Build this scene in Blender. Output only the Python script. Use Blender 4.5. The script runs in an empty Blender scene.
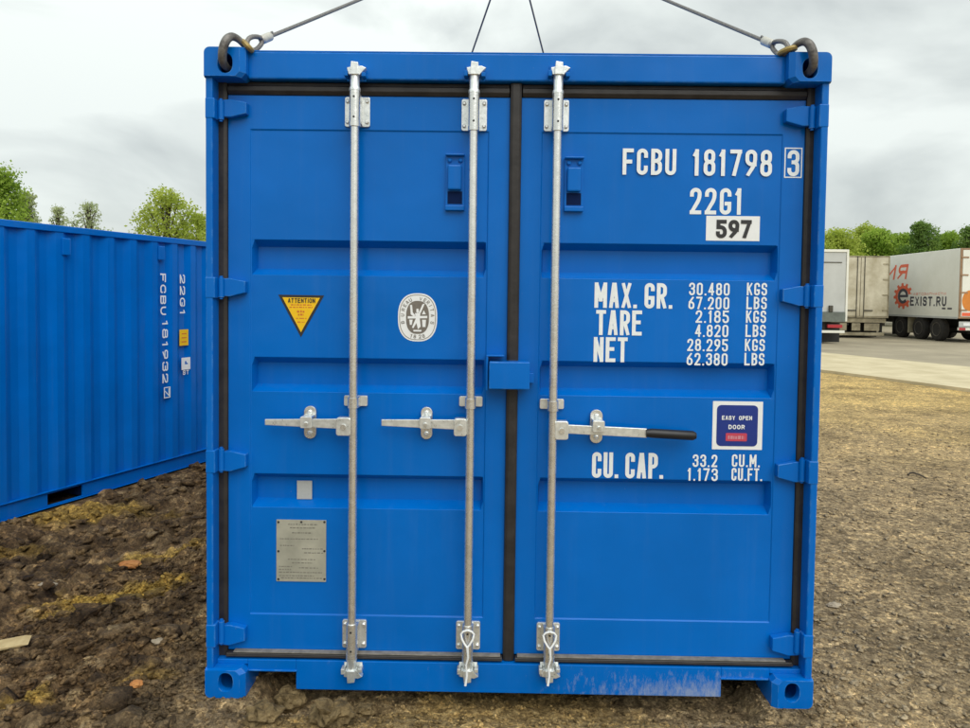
import bpy, bmesh, math, random
import numpy as np
from mathutils import Vector, Matrix

random.seed(7)
rng = np.random.default_rng(11)
SC = bpy.context.scene
COL = SC.collection
R = math.radians

# ------------------------------------------------------------------ camera
F_PX, PPX, PPY = 710.0, 485.0, 323.7
CAM = Vector((-0.080, -2.785, 1.6247))
YAW, PITCH, ROLL = -0.0104, 0.0365, 0.0126
_f = Vector((math.sin(YAW)*math.cos(PITCH), math.cos(YAW)*math.cos(PITCH), -math.sin(PITCH)))
_r = Vector((math.cos(YAW), -math.sin(YAW), 0))
_u = _r.cross(_f)
RV = math.cos(ROLL)*_r + math.sin(ROLL)*_u
UV = -math.sin(ROLL)*_r + math.cos(ROLL)*_u
FV = _f
cam_d = bpy.data.cameras.new('camera')
cam = bpy.data.objects.new('camera', cam_d)
COL.objects.link(cam)
m = Matrix.Identity(4)
for i in range(3):
    m[i][0] = RV[i]; m[i][1] = UV[i]; m[i][2] = -FV[i]; m[i][3] = CAM[i]
cam.matrix_world = m
cam_d.sensor_width = 36.0
cam_d.lens = F_PX/970*36
cam_d.shift_y = -(364-PPY)/970
cam_d.clip_start = 0.05
cam_d.clip_end = 3000
SC.camera = cam

# ------------------------------------------------------------------ sky and sun
SUN_EL, SUN_AZ = R(48), R(154)          # azimuth clockwise from +Y
world = bpy.data.worlds.new('World')
SC.world = world
world.use_nodes = True
nt = world.node_tree
nt.nodes.clear()
w_out = nt.nodes.new('ShaderNodeOutputWorld')
sky = nt.nodes.new('ShaderNodeTexSky')
sky.sky_type = 'NISHITA'
sky.sun_disc = False
sky.sun_elevation = SUN_EL
sky.sun_rotation = SUN_AZ
bg_sky = nt.nodes.new('ShaderNodeBackground'); bg_sky.inputs['Strength'].default_value = 0.10
nt.links.new(sky.outputs[0], bg_sky.inputs['Color'])
tc = nt.nodes.new('ShaderNodeTexCoord')
mp = nt.nodes.new('ShaderNodeMapping'); mp.inputs['Scale'].default_value = (1, 1, 1.9)
mp.inputs['Location'].default_value = (0.35, 0.1, 0.2)
nt.links.new(tc.outputs['Generated'], mp.inputs['Vector'])
cn = nt.nodes.new('ShaderNodeTexNoise')
cn.inputs['Scale'].default_value = 2.3; cn.inputs['Detail'].default_value = 6
cn.inputs['Roughness'].default_value = 0.5; cn.inputs['Distortion'].default_value = 0.5
nt.links.new(mp.outputs[0], cn.inputs['Vector'])
cr = nt.nodes.new('ShaderNodeValToRGB')
cr.color_ramp.elements[0].position = 0.33; cr.color_ramp.elements[0].color = (0.36, 0.39, 0.385, 1)
cr.color_ramp.elements[1].position = 0.56; cr.color_ramp.elements[1].color = (0.70, 0.74, 0.705, 1)
nt.links.new(cn.outputs['Fac'], cr.inputs[0])
bg_cloud = nt.nodes.new('ShaderNodeBackground'); bg_cloud.inputs['Strength'].default_value = 1.0
sz_ = nt.nodes.new('ShaderNodeSeparateXYZ'); nt.links.new(tc.outputs['Generated'], sz_.inputs[0])
gr_ = nt.nodes.new('ShaderNodeMapRange'); gr_.inputs[1].default_value = 0.0; gr_.inputs[2].default_value = 1.0
gr_.inputs[3].default_value = 0.90; gr_.inputs[4].default_value = 1.75
nt.links.new(sz_.outputs['Z'], gr_.inputs[0])
cm_ = nt.nodes.new('ShaderNodeVectorMath'); cm_.operation = 'SCALE'
nt.links.new(cr.outputs[0], cm_.inputs[0]); nt.links.new(gr_.outputs[0], cm_.inputs['Scale'])
nt.links.new(cm_.outputs[0], bg_cloud.inputs['Color'])
mx = nt.nodes.new('ShaderNodeMixShader'); mx.inputs[0].default_value = 0.90
nt.links.new(bg_sky.outputs[0], mx.inputs[1]); nt.links.new(bg_cloud.outputs[0], mx.inputs[2])
nt.links.new(mx.outputs[0], w_out.inputs['Surface'])

sun_d = bpy.data.lights.new('sun', 'SUN')
sun_d.energy = 1.5; sun_d.angle = R(55); sun_d.color = (1.0, 0.96, 0.90)
sun = bpy.data.objects.new('sun', sun_d); COL.objects.link(sun)
sd = Vector((math.sin(SUN_AZ)*math.cos(SUN_EL), math.cos(SUN_AZ)*math.cos(SUN_EL), math.sin(SUN_EL)))
sun.rotation_euler = sd.to_track_quat('Z', 'Y').to_euler()
sun.location = (0, -5, 12)
SC.view_settings.view_transform = 'Standard'
SC.view_settings.look = 'None'
SC.view_settings.exposure = 0.34
SC.view_settings.gamma = 1.0

# ------------------------------------------------------------------ pixel -> place
def ray(px, py):
    return (FV + RV*((px-PPX)/F_PX) + UV*((PPY-py)/F_PX))
def P(px, py, y=0.0):                    # on the plane Y = y
    d = ray(px, py); t = (y-CAM.y)/d.y
    return CAM + d*t
def G(px, py, z=0.0):                    # on the plane Z = z
    d = ray(px, py); t = (z-CAM.z)/d.z
    return CAM + d*t
def PL(px, py, p0, n):                   # on any plane
    d = ray(px, py); t = (p0-CAM).dot(n)/d.dot(n)
    return CAM + d*t

# ------------------------------------------------------------------ materials
def mat(name, base, rough=0.5, metal=0.0, spec=0.5, var=0.0, vscale=6.0, bump=0.0, bscale=40.0,
        var_col=None, coat=0.0, rvar=0.0, detail=6.0, bdist=0.01):
    M = bpy.data.materials.new(name); M.use_nodes = True
    t = M.node_tree; b = t.nodes['Principled BSDF']
    b.inputs['Base Color'].default_value = (*base, 1)
    b.inputs['Roughness'].default_value = rough
    b.inputs['Metallic'].default_value = metal
    b.inputs['Specular IOR Level'].default_value = spec
    if coat:
        b.inputs['Coat Weight'].default_value = coat; b.inputs['Coat Roughness'].default_value = 0.15
    tcn = t.nodes.new('ShaderNodeTexCoord')
    if var or var_col or rvar:
        n = t.nodes.new('ShaderNodeTexNoise')
        n.inputs['Scale'].default_value = vscale; n.inputs['Detail'].default_value = detail
        n.inputs['Roughness'].default_value = 0.65
        t.links.new(tcn.outputs['Object'], n.inputs['Vector'])
        rp = t.nodes.new('ShaderNodeValToRGB')
        rp.color_ramp.elements[0].position = 0.32; rp.color_ramp.elements[1].position = 0.68
        c2 = var_col if var_col else tuple(min(1, c*(1+var)) for c in base)
        c1 = base if var_col else tuple(c*(1-var) for c in base)
        rp.color_ramp.elements[0].color = (*c1, 1); rp.color_ramp.elements[1].color = (*c2, 1)
        t.links.new(n.outputs['Fac'], rp.inputs[0])
        t.links.new(rp.outputs[0], b.inputs['Base Color'])
        if rvar:
            mr = t.nodes.new('ShaderNodeMapRange')
            mr.inputs[3].default_value = rough-rvar; mr.inputs[4].default_value = rough+rvar
            t.links.new(n.outputs['Fac'], mr.inputs[0]); t.links.new(mr.outputs[0], b.inputs['Roughness'])
    if bump:
        n2 = t.nodes.new('ShaderNodeTexNoise')
        n2.inputs['Scale'].default_value = bscale; n2.inputs['Detail'].default_value = 4
        t.links.new(tcn.outputs['Object'], n2.inputs['Vector'])
        bp = t.nodes.new('ShaderNodeBump'); bp.inputs['Strength'].default_value = bump
        bp.inputs['Distance'].default_value = bdist
        t.links.new(n2.outputs['Fac'], bp.inputs['Height']); t.links.new(bp.outputs[0], b.inputs['Normal'])
    return M

def paint(name, base, scuff=0.0, edges=False):
    """ship-container enamel: slight tone drift, orange peel and oil-canning, fine dust and specks"""
    M = bpy.data.materials.new(name); M.use_nodes = True
    t = M.node_tree; b = t.nodes['Principled BSDF']; L = t.links.new
    b.inputs['Roughness'].default_value = 0.38
    b.inputs['Specular IOR Level'].default_value = 0.22
    g = t.nodes.new('ShaderNodeNewGeometry')
    def noise(sc, det=4, scale3=None, ro=0.6):
        n = t.nodes.new('ShaderNodeTexNoise'); n.inputs['Scale'].default_value = sc
        n.inputs['Detail'].default_value = det; n.inputs['Roughness'].default_value = ro
        if scale3:
            mp_ = t.nodes.new('ShaderNodeMapping'); mp_.inputs['Scale'].default_value = scale3
            L(g.outputs['Position'], mp_.inputs['Vector']); L(mp_.outputs[0], n.inputs['Vector'])
        else:
            L(g.outputs['Position'], n.inputs['Vector'])
        return n
    def ramp(src, p0, p1, c0=(0,0,0,1), c1=(1,1,1,1)):
        r = t.nodes.new('ShaderNodeValToRGB')
        r.color_ramp.elements[0].position = p0; r.color_ramp.elements[1].position = p1
        r.color_ramp.elements[0].color = c0; r.color_ramp.elements[1].color = c1
        L(src, r.inputs[0]); return r
    def mix(fac, a, bcol):
        x = t.nodes.new('ShaderNodeMixRGB')
        if isinstance(fac, float): x.inputs[0].default_value = fac
        else: L(fac, x.inputs[0])
        for k, v in ((1, a), (2, bcol)):
            if isinstance(v, tuple): x.inputs[k].default_value = v
            else: L(v, x.inputs[k])
        return x
    tone = ramp(noise(1.7, 5).outputs[0], 0.3, 0.7, (*[c*0.90 for c in base], 1), (*[min(1, c*1.08) for c in base], 1))
    col = tone.outputs[0]
    # faint vertical rain streaks of dust
    st = ramp(noise(1.0, 6, (26, 26, 1.3)).outputs[0], 0.52, 0.80)
    ml = t.nodes.new('ShaderNodeMath'); ml.operation = 'MULTIPLY'; ml.inputs[1].default_value = 0.025
    L(st.outputs[0], ml.inputs[0])
    col = mix(ml.outputs[0], col, (0.30, 0.34, 0.36, 1)).outputs[0]
    # specks and chips
    sp = ramp(noise(95, 3, None, 0.7).outputs[0], 0.735, 0.76)
    ml2 = t.nodes.new('ShaderNodeMath'); ml2.operation = 'MULTIPLY'; ml2.inputs[1].default_value = 0.35
    L(sp.outputs[0], ml2.inputs[0])
    col = mix(ml2.outputs[0], col, (0.35, 0.38, 0.40, 1)).outputs[0]
    if scuff:
        s1 = noise(1.0, 8, (42, 42, 16), 0.8)
        sx = t.nodes.new('ShaderNodeSeparateXYZ'); L(g.outputs['Position'], sx.inputs[0])
        # heavy rubbing on the right half of the sill, strongest at its lower lip
        mrx = t.nodes.new('ShaderNodeMapRange'); mrx.inputs[1].default_value = 0.0; mrx.inputs[2].default_value = 0.75
        L(sx.outputs['X'], mrx.inputs[0])
        mrz = t.nodes.new('ShaderNodeMapRange'); mrz.inputs[1].default_value = 0.15; mrz.inputs[2].default_value = 0.045
        L(sx.outputs['Z'], mrz.inputs[0])
        mm = t.nodes.new('ShaderNodeMath'); mm.operation = 'MULTIPLY'
        L(mrx.outputs[0], mm.inputs[0]); L(mrz.outputs[0], mm.inputs[1])
        ad = t.nodes.new('ShaderNodeMath'); ad.operation = 'MULTIPLY_ADD'; ad.inputs[1].default_value = 0.30
        L(mm.outputs[0], ad.inputs[0]); L(s1.outputs[0], ad.inputs[2])
        rr = ramp(ad.outputs[0], 0.62, 0.92)
        ml3 = t.nodes.new('ShaderNodeMath'); ml3.operation = 'MULTIPLY'; ml3.inputs[1].default_value = scuff
        L(rr.outputs[0], ml3.inputs[0])
        col = mix(ml3.outputs[0], col, (0.52, 0.52, 0.47, 1)).outputs[0]
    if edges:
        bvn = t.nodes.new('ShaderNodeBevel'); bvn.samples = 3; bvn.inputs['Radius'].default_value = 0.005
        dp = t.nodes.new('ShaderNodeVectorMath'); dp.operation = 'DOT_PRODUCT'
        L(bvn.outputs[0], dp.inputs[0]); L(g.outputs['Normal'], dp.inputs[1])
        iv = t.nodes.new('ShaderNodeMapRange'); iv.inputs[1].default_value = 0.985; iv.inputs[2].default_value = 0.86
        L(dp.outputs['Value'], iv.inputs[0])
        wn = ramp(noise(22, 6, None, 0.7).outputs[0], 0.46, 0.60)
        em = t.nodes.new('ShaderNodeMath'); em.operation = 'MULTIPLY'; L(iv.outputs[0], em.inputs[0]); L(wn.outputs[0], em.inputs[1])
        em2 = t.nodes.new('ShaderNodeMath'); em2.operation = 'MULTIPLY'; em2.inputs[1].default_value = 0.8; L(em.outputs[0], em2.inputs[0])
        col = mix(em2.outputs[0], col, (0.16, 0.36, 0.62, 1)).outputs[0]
    L(col, b.inputs['Base Color'])
    rrough = t.nodes.new('ShaderNodeMapRange'); rrough.inputs[3].default_value = 0.10; rrough.inputs[4].default_value = 0.32
    L(noise(3.5, 6).outputs[0], rrough.inputs[0]); L(rrough.outputs[0], b.inputs['Roughness'])
    b1 = t.nodes.new('ShaderNodeBump'); b1.inputs['Strength'].default_value = 0.55; b1.inputs['Distance'].default_value = 0.016
    L(noise(2.6, 2).outputs[0], b1.inputs['Height'])
    b2 = t.nodes.new('ShaderNodeBump'); b2.inputs['Strength'].default_value = 0.10; b2.inputs['Distance'].default_value = 0.002
    L(noise(160, 3).outputs[0], b2.inputs['Height']); L(b1.outputs[0], b2.inputs['Normal'])
    L(b2.outputs[0], b.inputs['Normal'])
    return M

BLUE = (0.0, 0.134, 0.52)
M_BLUE = paint('blue_enamel', BLUE)
M_SILL = paint('blue_enamel_scuffed', BLUE, scuff=0.5)
M_EDGE = paint('blue_enamel_lighter_edges', BLUE, edges=True)  # edges mixed towards a lighter blue, broken up by noise
M_GALV = mat('galvanised_steel', (0.70, 0.70, 0.67), 0.27, 0.80, var_col=(0.82, 0.82, 0.79), vscale=30, bump=0.15, bscale=120, rvar=0.12, bdist=0.003)
M_ZINC = mat('zinc_plate', (0.64, 0.67, 0.66), 0.30, 0.65, var_col=(0.88, 0.90, 0.88), vscale=40, bump=0.2, bscale=90, rvar=0.1, bdist=0.003)
M_RUBBER = mat('gasket_rubber', (0.016, 0.014, 0.013), 0.45, 0, 0.4, var_col=(0.034, 0.030, 0.028), vscale=14, rvar=0.1, bump=0.1, bscale=60)
M_WHITE = mat('white_stencil_paint', (0.78, 0.82, 0.83), 0.5, var=0.05, vscale=60)
M_VINYL = mat('white_vinyl', (0.80, 0.82, 0.82), 0.35, var=0.04, vscale=20)
M_BLACKINK = mat('black_ink', (0.02, 0.02, 0.022), 0.5, var=0.1)
M_YELLOW = mat('yellow_vinyl', (0.85, 0.52, 0.005), 0.4, var=0.06, vscale=12)
M_REDINK = mat('orange_red_ink', (0.62, 0.16, 0.02), 0.5, var=0.1)
M_GREYINK = mat('warm_grey_ink', (0.17, 0.15, 0.125), 0.5, var=0.12, vscale=80)
M_NAVY = mat('navy_vinyl', (0.008, 0.03, 0.22), 0.35, var=0.08)
M_REDBADGE = mat('red_print', (0.50, 0.05, 0.09), 0.45, var=0.1)
M_ALU = mat('aluminium_plate', (0.40, 0.40, 0.33), 0.45, 0.5, var_col=(0.58, 0.57, 0.47), vscale=9, rvar=0.1)
M_PAPER = mat('pale_grey_label', (0.42, 0.43, 0.41), 0.6, var=0.08, vscale=200)
M_GRIP = mat('black_grip', (0.012, 0.012, 0.014), 0.42, var=0.2)
M_RUSTHOOK = mat('worn_hook_steel', (0.075, 0.068, 0.062), 0.5, 0.5, var_col=(0.24, 0.23, 0.215), vscale=35, bump=0.4, bscale=70, bdist=0.004)
M_BRASS = mat('worn_yellow_pin', (0.42, 0.31, 0.09), 0.5, 0.3, var_col=(0.25, 0.18, 0.07), vscale=60)
M_ROPE = mat('steel_wire_rope', (0.13, 0.125, 0.12), 0.5, 0.6, var_col=(0.26, 0.25, 0.24), vscale=120, bump=0.6, bscale=260, bdist=0.003)
M_FERRULE = mat('aluminium_ferrule', (0.50, 0.49, 0.44), 0.45, 0.4, var=0.15, vscale=60)
M_DARK = mat('navy_recess_shade', (0.004, 0.014, 0.06), 0.85, spec=0.1, var=0.2)  # shade inside openings put into the colour; the floor shares it

# ------------------------------------------------------------------ mesh builder
class MB:
    def __init__(s): s.v = []; s.f = []
    def add(s, vs, fs):
        o = len(s.v); s.v += [tuple(v) for v in vs]; s.f += [tuple(i+o for i in f) for f in fs]; return s
    def box(s, x0, x1, y0, y1, z0, z1):
        return s.add([(x0,y0,z0),(x1,y0,z0),(x1,y1,z0),(x0,y1,z0),(x0,y0,z1),(x1,y0,z1),(x1,y1,z1),(x0,y1,z1)],
              [(0,3,2,1),(4,5,6,7),(0,1,5,4),(1,2,6,5),(2,3,7,6),(3,0,4,7)])
    def obox(s, c, ax, ay, az):           # oriented box: centre and three half-axes
        c = Vector(c); vs = []
        for k in (-1, 1):
            for (i, j) in ((-1,-1),(1,-1),(1,1),(-1,1)):
                vs.append(c + Vector(ax)*i + Vector(ay)*j + Vector(az)*k)
        return s.add(vs, [(0,3,2,1),(4,5,6,7),(0,1,5,4),(1,2,6,5),(2,3,7,6),(3,0,4,7)])
    def prism_y(s, poly, y0, y1):         # convex or simple polygon (x,z), extruded along Y; y0 is the front
        n = len(poly)
        vs = [(x, y0, z) for x, z in poly] + [(x, y1, z) for x, z in poly]
        fs = [tuple(range(n)), tuple(range(2*n-1, n-1, -1))]
        for i in range(n):
            j = (i+1) % n; fs.append((i, i+n, j+n, j))
        return s.add(vs, fs)
    def tube(s, pts, rads, n=12, caps=True):
        pts = [Vector(p) for p in pts]
        if not isinstance(rads, (list, tuple)): rads = [rads]*len(pts)
        rings = []; prev = None
        for i, p in enumerate(pts):
            a = pts[max(0, i-1)]; b = pts[min(len(pts)-1, i+1)]
            d = (b-a)
            if d.length < 1e-9: d = Vector((0,0,1))
            d.normalize()
            if prev is None:
                h = Vector((0,0,1)) if abs(d.z) < 0.9 else Vector((1,0,0))
                e1 = d.cross(h).normalized()
            else:
                e1 = (prev - d*prev.dot(d)).normalized()
            prev = e1; e2 = d.cross(e1)
            rings.append([p + (e1*math.cos(2*math.pi*k/n) + e2*math.sin(2*math.pi*k/n))*rads[i] for k in range(n)])
        vs = [v for r_ in rings for v in r_]; fs = []
        for i in range(len(pts)-1):
            for k in range(n):
                k2 = (k+1) % n
                fs.append((i*n+k, i*n+k2, (i+1)*n+k2, (i+1)*n+k))
        if caps:
            fs.append(tuple(range(n-1, -1, -1))); o = (len(pts)-1)*n; fs.append(tuple(range(o, o+n)))
        return s.add(vs, fs)
    def torus(s, c, ax1, ax2, R0, r0, n=28, k=10):
        c = Vector(c); a = Vector(ax1); b = Vector(ax2); w = a.cross(b).normalized()
        vs = []; fs = []
        for i in range(n):
            t = 2*math.pi*i/n; d = a*math.cos(t)*R0 + b*math.sin(t)*R0
            dn = d.normalized()
            for j in range(k):
                q = 2*math.pi*j/k
                vs.append(c + d + dn*math.cos(q)*r0 + w*math.sin(q)*r0)
        for i in range(n):
            for j in range(k):
                fs.append((i*k+j, ((i+1)%n)*k+j, ((i+1)%n)*k+(j+1)%k, i*k+(j+1)%k))
        return s.add(vs, fs)
    def build(s, name, m_, parent=None, bevel=0.0, smooth=False, seg=2):
        me = bpy.data.meshes.new(name)
        me.from_pydata(s.v, [], s.f)
        bm = bmesh.new(); bm.from_mesh(me)
        bmesh.ops.recalc_face_normals(bm, faces=bm.faces)
        bm.to_mesh(me); bm.free()
        me.materials.append(m_)
        if smooth:
            me.polygons.foreach_set('use_smooth', [True]*len(me.polygons))
            try: me.set_sharp_from_angle(angle=R(38))
            except Exception: pass
        o = bpy.data.objects.new(name, me); COL.objects.link(o)
        if parent: o.parent = parent
        if bevel:
            bv = o.modifiers.new('bevel', 'BEVEL'); bv.width = bevel; bv.segments = seg
            bv.limit_method = 'ANGLE'; bv.angle_limit = R(30)
            bv.use_clamp_overlap = True
        return o

def empty(name, loc=(0,0,0), rz=0.0, label=None, cat=None, group=None):
    o = bpy.data.objects.new(name, None); COL.objects.link(o)
    o.location = loc; o.rotation_euler = (0, 0, rz); o.empty_display_size = 0.2
    if label: o['label'] = label
    if cat: o['category'] = cat
    if group: o['group'] = group
    return o
def tag(o, label=None, cat=None, group=None, kind=None):
    if label: o['label'] = label
    if cat: o['category'] = cat
    if group: o['group'] = group
    if kind: o['kind'] = kind
    return o

# ------------------------------------------------------------------ stroke lettering
GL = {
 'A': [[(0,0,0),(0.42,1,0)], [(0.58,1,0),(1,0,0)], [(0.2,0.27,0),(0.8,0.27,0)]],
 'B': [[(0,0,0),(0,1,0),(1,1),(1,0.54),(0,0.54,0)], [(0,0.54,0),(1,0.54),(1,0),(0,0,0)]],
 'C': [[(1,0.76,0),(1,1),(0,1),(0,0),(1,0),(1,0.24,0)]],
 'D': [[(0,0,0),(0,1,0),(1,1),(1,0),(0,0,0)]],
 'E': [[(1,1,0),(0,1,0),(0,0,0),(1,0,0)], [(0,0.53,0),(0.8,0.53,0)]],
 'F': [[(1,1,0),(0,1,0),(0,0,0)], [(0,0.5,0),(0.8,0.5,0)]],
 'G': [[(1,0.80,0),(1,1),(0,1),(0,0),(1,0),(1,0.40,0),(0.62,0.40,0)]],
 'H': [[(0,0,0),(0,1,0)], [(1,0,0),(1,1,0)], [(0,0.5,0),(1,0.5,0)]],
 'I': [[(0.5,0,0),(0.5,1,0)]],
 'K': [[(0,0,0),(0,1,0)], [(1,1,0),(0.06,0.42,0)], [(0.32,0.58,0),(1,0,0)]],
 'L': [[(0,1,0),(0,0,0),(1,0,0)]],
 'M': [[(0,0,0),(0,1,0)], [(0.04,0.97,0),(0.5,0.30,0)], [(0.5,0.30,0),(0.96,0.97,0)], [(1,1,0),(1,0,0)]],
 'N': [[(0,0,0),(0,1,0)], [(0,1,0),(1,0,0)], [(1,0,0),(1,1,0)]],
 'O': [['c',(0,0),(0,1),(1,1),(1,0)]],
 'P': [[(0,0,0),(0,1,0),(1,1),(1,0.46),(0,0.46,0)]],
 'R': [[(0,0,0),(0,1,0),(1,1),(1,0.48),(0,0.48,0)], [(0.5,0.48,0),(1,0,0)]],
 'S': [[(1,0.80,0),(1,1),(0,1),(0,0.53),(1,0.53),(1,0),(0,0),(0,0.20,0)]],
 'T': [[(0,1,0),(1,1,0)], [(0.5,1,0),(0.5,0,0)]],
 'U': [[(0,1,0),(0,0),(1,0),(1,1,0)]],
 'V': [[(0,1,0),(0.5,0,0),(1,1,0)]],
 'X': [[(0,0,0),(1,1,0)], [(0,1,0),(1,0,0)]],
 'Y': [[(0,1,0),(0.5,0.45,0),(1,1,0)], [(0.5,0.45,0),(0.5,0,0)]],
 '0': [['c',(0,0),(0,1),(1,1),(1,0)]],
 '1': [[(0.62,0,0),(0.62,1,0)], [(0.16,0.84,0),(0.55,0.98,0)]],
 '2': [[(0,0.78,0),(0,1),(1,1),(1,0.60),(0.04,0.04,0)], [(0,0,0),(1,0,0)]],
 '3': [[(0,0.80,0),(0,1),(1,1),(1,0.54),(0.5,0.54,0)], [(0.5,0.54,0),(1,0.54),(1,0),(0,0),(0,0.20,0)]],
 '4': [[(0.75,0,0),(0.75,1,0)], [(0.66,0.97,0),(0.02,0.30,0)], [(0,0.26,0),(1,0.26,0)]],
 '5': [[(0.95,1,0),(0.05,1,0),(0.05,0.62,0),(1,0.62),(1,0),(0,0),(0,0.20,0)]],
 '6': [[(0.8,1,0),(0,0.52),(0,0),(1,0),(1,0.56),(0.05,0.56,0)]],
 '7': [[(0,1,0),(1,1,0)], [(0.98,0.97,0),(0.32,0,0)]],
 '8': [['c',(0.04,0.53),(0.04,1),(0.96,1),(0.96,0.53)], ['c',(0,0),(0,0.53),(1,0.53),(1,0)]],
 '9': [[(0.2,0,0),(1,0.48),(1,1),(0,1),(0,0.44),(0.95,0.44,0)]],
 '.': [['d']], '-': [[(0.1,0.5,0),(0.9,0.5,0)]],
 'И': [[(0,1,0),(0,0,0)], [(0,0,0),(1,1,0)], [(1,1,0),(1,0,0)]],
 'Я': [[(1,0,0),(1,1,0),(0,1),(0,0.48),(1,0.48,0)], [(0.5,0.48,0),(0,0,0)]],
 'З': [[(0,0.80,0),(0,1),(1,1),(1,0.54),(0.4,0.54,0)], [(0.4,0.54,0),(1,0.54),(1,0),(0,0),(0,0.26,0)]],
 'П': [[(0,0,0),(0,1,0),(1,1,0),(1,0,0)]],
 'Ч': [[(0,1,0),(0,0.45),(1,0.45,0)], [(1,1,0),(1,0,0)]],
}
for a_, b_ in zip('АВЕКМНОРСТХ', 'ABEKMHOPCTX'): GL[a_] = GL[b_]
NARROW = {'.': 0.34, 'I': 0.36, '1': 0.66, ' ': 0.32, 'M': 1.25}

def round_path(pts, closed, rmax):
    out = []; n = len(pts)
    for i, p in enumerate(pts):
        x, y, rr = p
        if not closed and i in (0, n-1) or rr == 0:
            out.append((x, y)); continue
        a = pts[(i-1) % n]; b = pts[(i+1) % n]
        va = Vector((a[0]-x, a[1]-y)); vb = Vector((b[0]-x, b[1]-y))
        fa = 0.5 if a[2] else 0.95
        fb = 0.5 if b[2] else 0.95
        t_ = min(rmax, va.length*fa, vb.length*fb)
        ua, ub = va.normalized(), vb.normalized()
        A = Vector((x, y)) + ua*t_; B = Vector((x, y)) + ub*t_
        ca_ = max(-0.9999, min(0.9999, ua.dot(ub))); th = math.acos(ca_)
        bis = (ua+ub)
        if bis.length < 1e-4: out += [(A.x, A.y), (B.x, B.y)]; continue
        C = Vector((x, y)) + bis.normalized()*(t_/math.cos(th/2)); rr_ = t_*math.tan(th/2)
        a0 = math.atan2(A.y-C.y, A.x-C.x); a1 = math.atan2(B.y-C.y, B.x-C.x)
        da = (a1-a0+math.pi) % (2*math.pi)-math.pi
        for k in range(9): out.append((C.x+rr_*math.cos(a0+da*k/8), C.y+rr_*math.sin(a0+da*k/8)))
    res = [out[0]]
    for q in out[1:]:
        if (Vector(q)-Vector(res[-1])).length > 1e-6: res.append(q)
    if closed and (Vector(res[0])-Vector(res[-1])).length < 1e-6: res.pop()
    return res

def ribbon(mb, path, closed, sw, to3, lift, lim=None):
    if not closed:                        # square caps
        path = [Vector(q) for q in path]
        path[0] = path[0] + (path[0]-path[1]).normalized()*sw/2
        path[-1] = path[-1] + (path[-1]-path[-2]).normalized()*sw/2
    n = len(path); L_ = []; R_ = []
    for i in range(n):
        p = Vector(path[i])
        a = Vector(path[i-1]) if (i > 0 or closed) else None
        b = Vector(path[(i+1) % n]) if (i < n-1 or closed) else None
        d1 = (p-a).normalized() if a is not None else None
        d2 = (b-p).normalized() if b is not None else None
        if d1 is None: d1 = d2
        if d2 is None: d2 = d1
        n1 = Vector((-d1.y, d1.x)); n2 = Vector((-d2.y, d2.x))
        mm = n1+n2
        if mm.length < 1e-6: mm = n1.copy()
        mm.normalize(); k = 1/max(0.30, mm.dot(n1))
        off = mm*(sw/2*k)
        L_.append(p+off); R_.append(p-off)
    if lim:
        cl = lambda q: Vector((min(max(q.x, lim[0]), lim[1]), min(max(q.y, lim[2]), lim[3])))
        L_ = [cl(q) for q in L_]; R_ = [cl(q) for q in R_]
    lf = [lift+0.00018*i/n for i in range(n)]     # climbs a hair so that a stroke never lies in its own plane
    vs = [to3(q.x, q.y, l) for q, l in zip(L_, lf)] + [to3(q.x, q.y, l) for q, l in zip(R_, lf)]
    fs = []
    for i in range(n if closed else n-1):
        j = (i+1) % n
        fs.append((i, j, j+n, i+n))
    mb.add(vs, fs)

def text_mesh(mb, s, O, U, V, N, width, height, sw=0.155, gap=None, slant=0.0):
    """letters of one line laid on the plane through O (lower left) along U (unit), V (unit); N points off the surface"""
    O = Vector(O); U = Vector(U); V = Vector(V); N = Vector(N)
    stroke = sw*height
    wu = [NARROW.get(c, 1.0) for c in s]
    g = 0.30 if gap is None else gap
    tot = sum(wu) + g*(len(s)-1)
    cw = width/tot
    x = 0.0; li = 0
    for c, w_ in zip(s, wu):
        w = w_*cw
        if c != ' ':
            iw = max(w-stroke, w*0.3); ih = height-stroke
            x0 = x + (w-iw)/2; y0 = stroke/2
            for st in GL[c]:
                li += 1
                lift = 0.0002*(1 + li % 5)
                def to3(a, b, l):
                    return O + U*(a+slant*b) + V*b + N*l
                if st[0] == 'd':
                    k = stroke*0.48; cx = x + w/2
                    mb.add([to3(cx-k, 0, lift), to3(cx+k, 0, lift), to3(cx+k, 2*k, lift), to3(cx-k, 2*k, lift)], [(0,1,2,3)])
                    continue
                closed = st[0] == 'c'
                pts = st[1:] if closed else st
                pp = [(x0+q[0]*iw, y0+q[1]*ih, (q[2] if len(q) > 2 else 1)) for q in pts]
                ribbon(mb, round_path(pp, closed, iw*0.62), closed, stroke, to3, lift, (x, x+w, 0.0, height))
        x += w + g*cw

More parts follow.
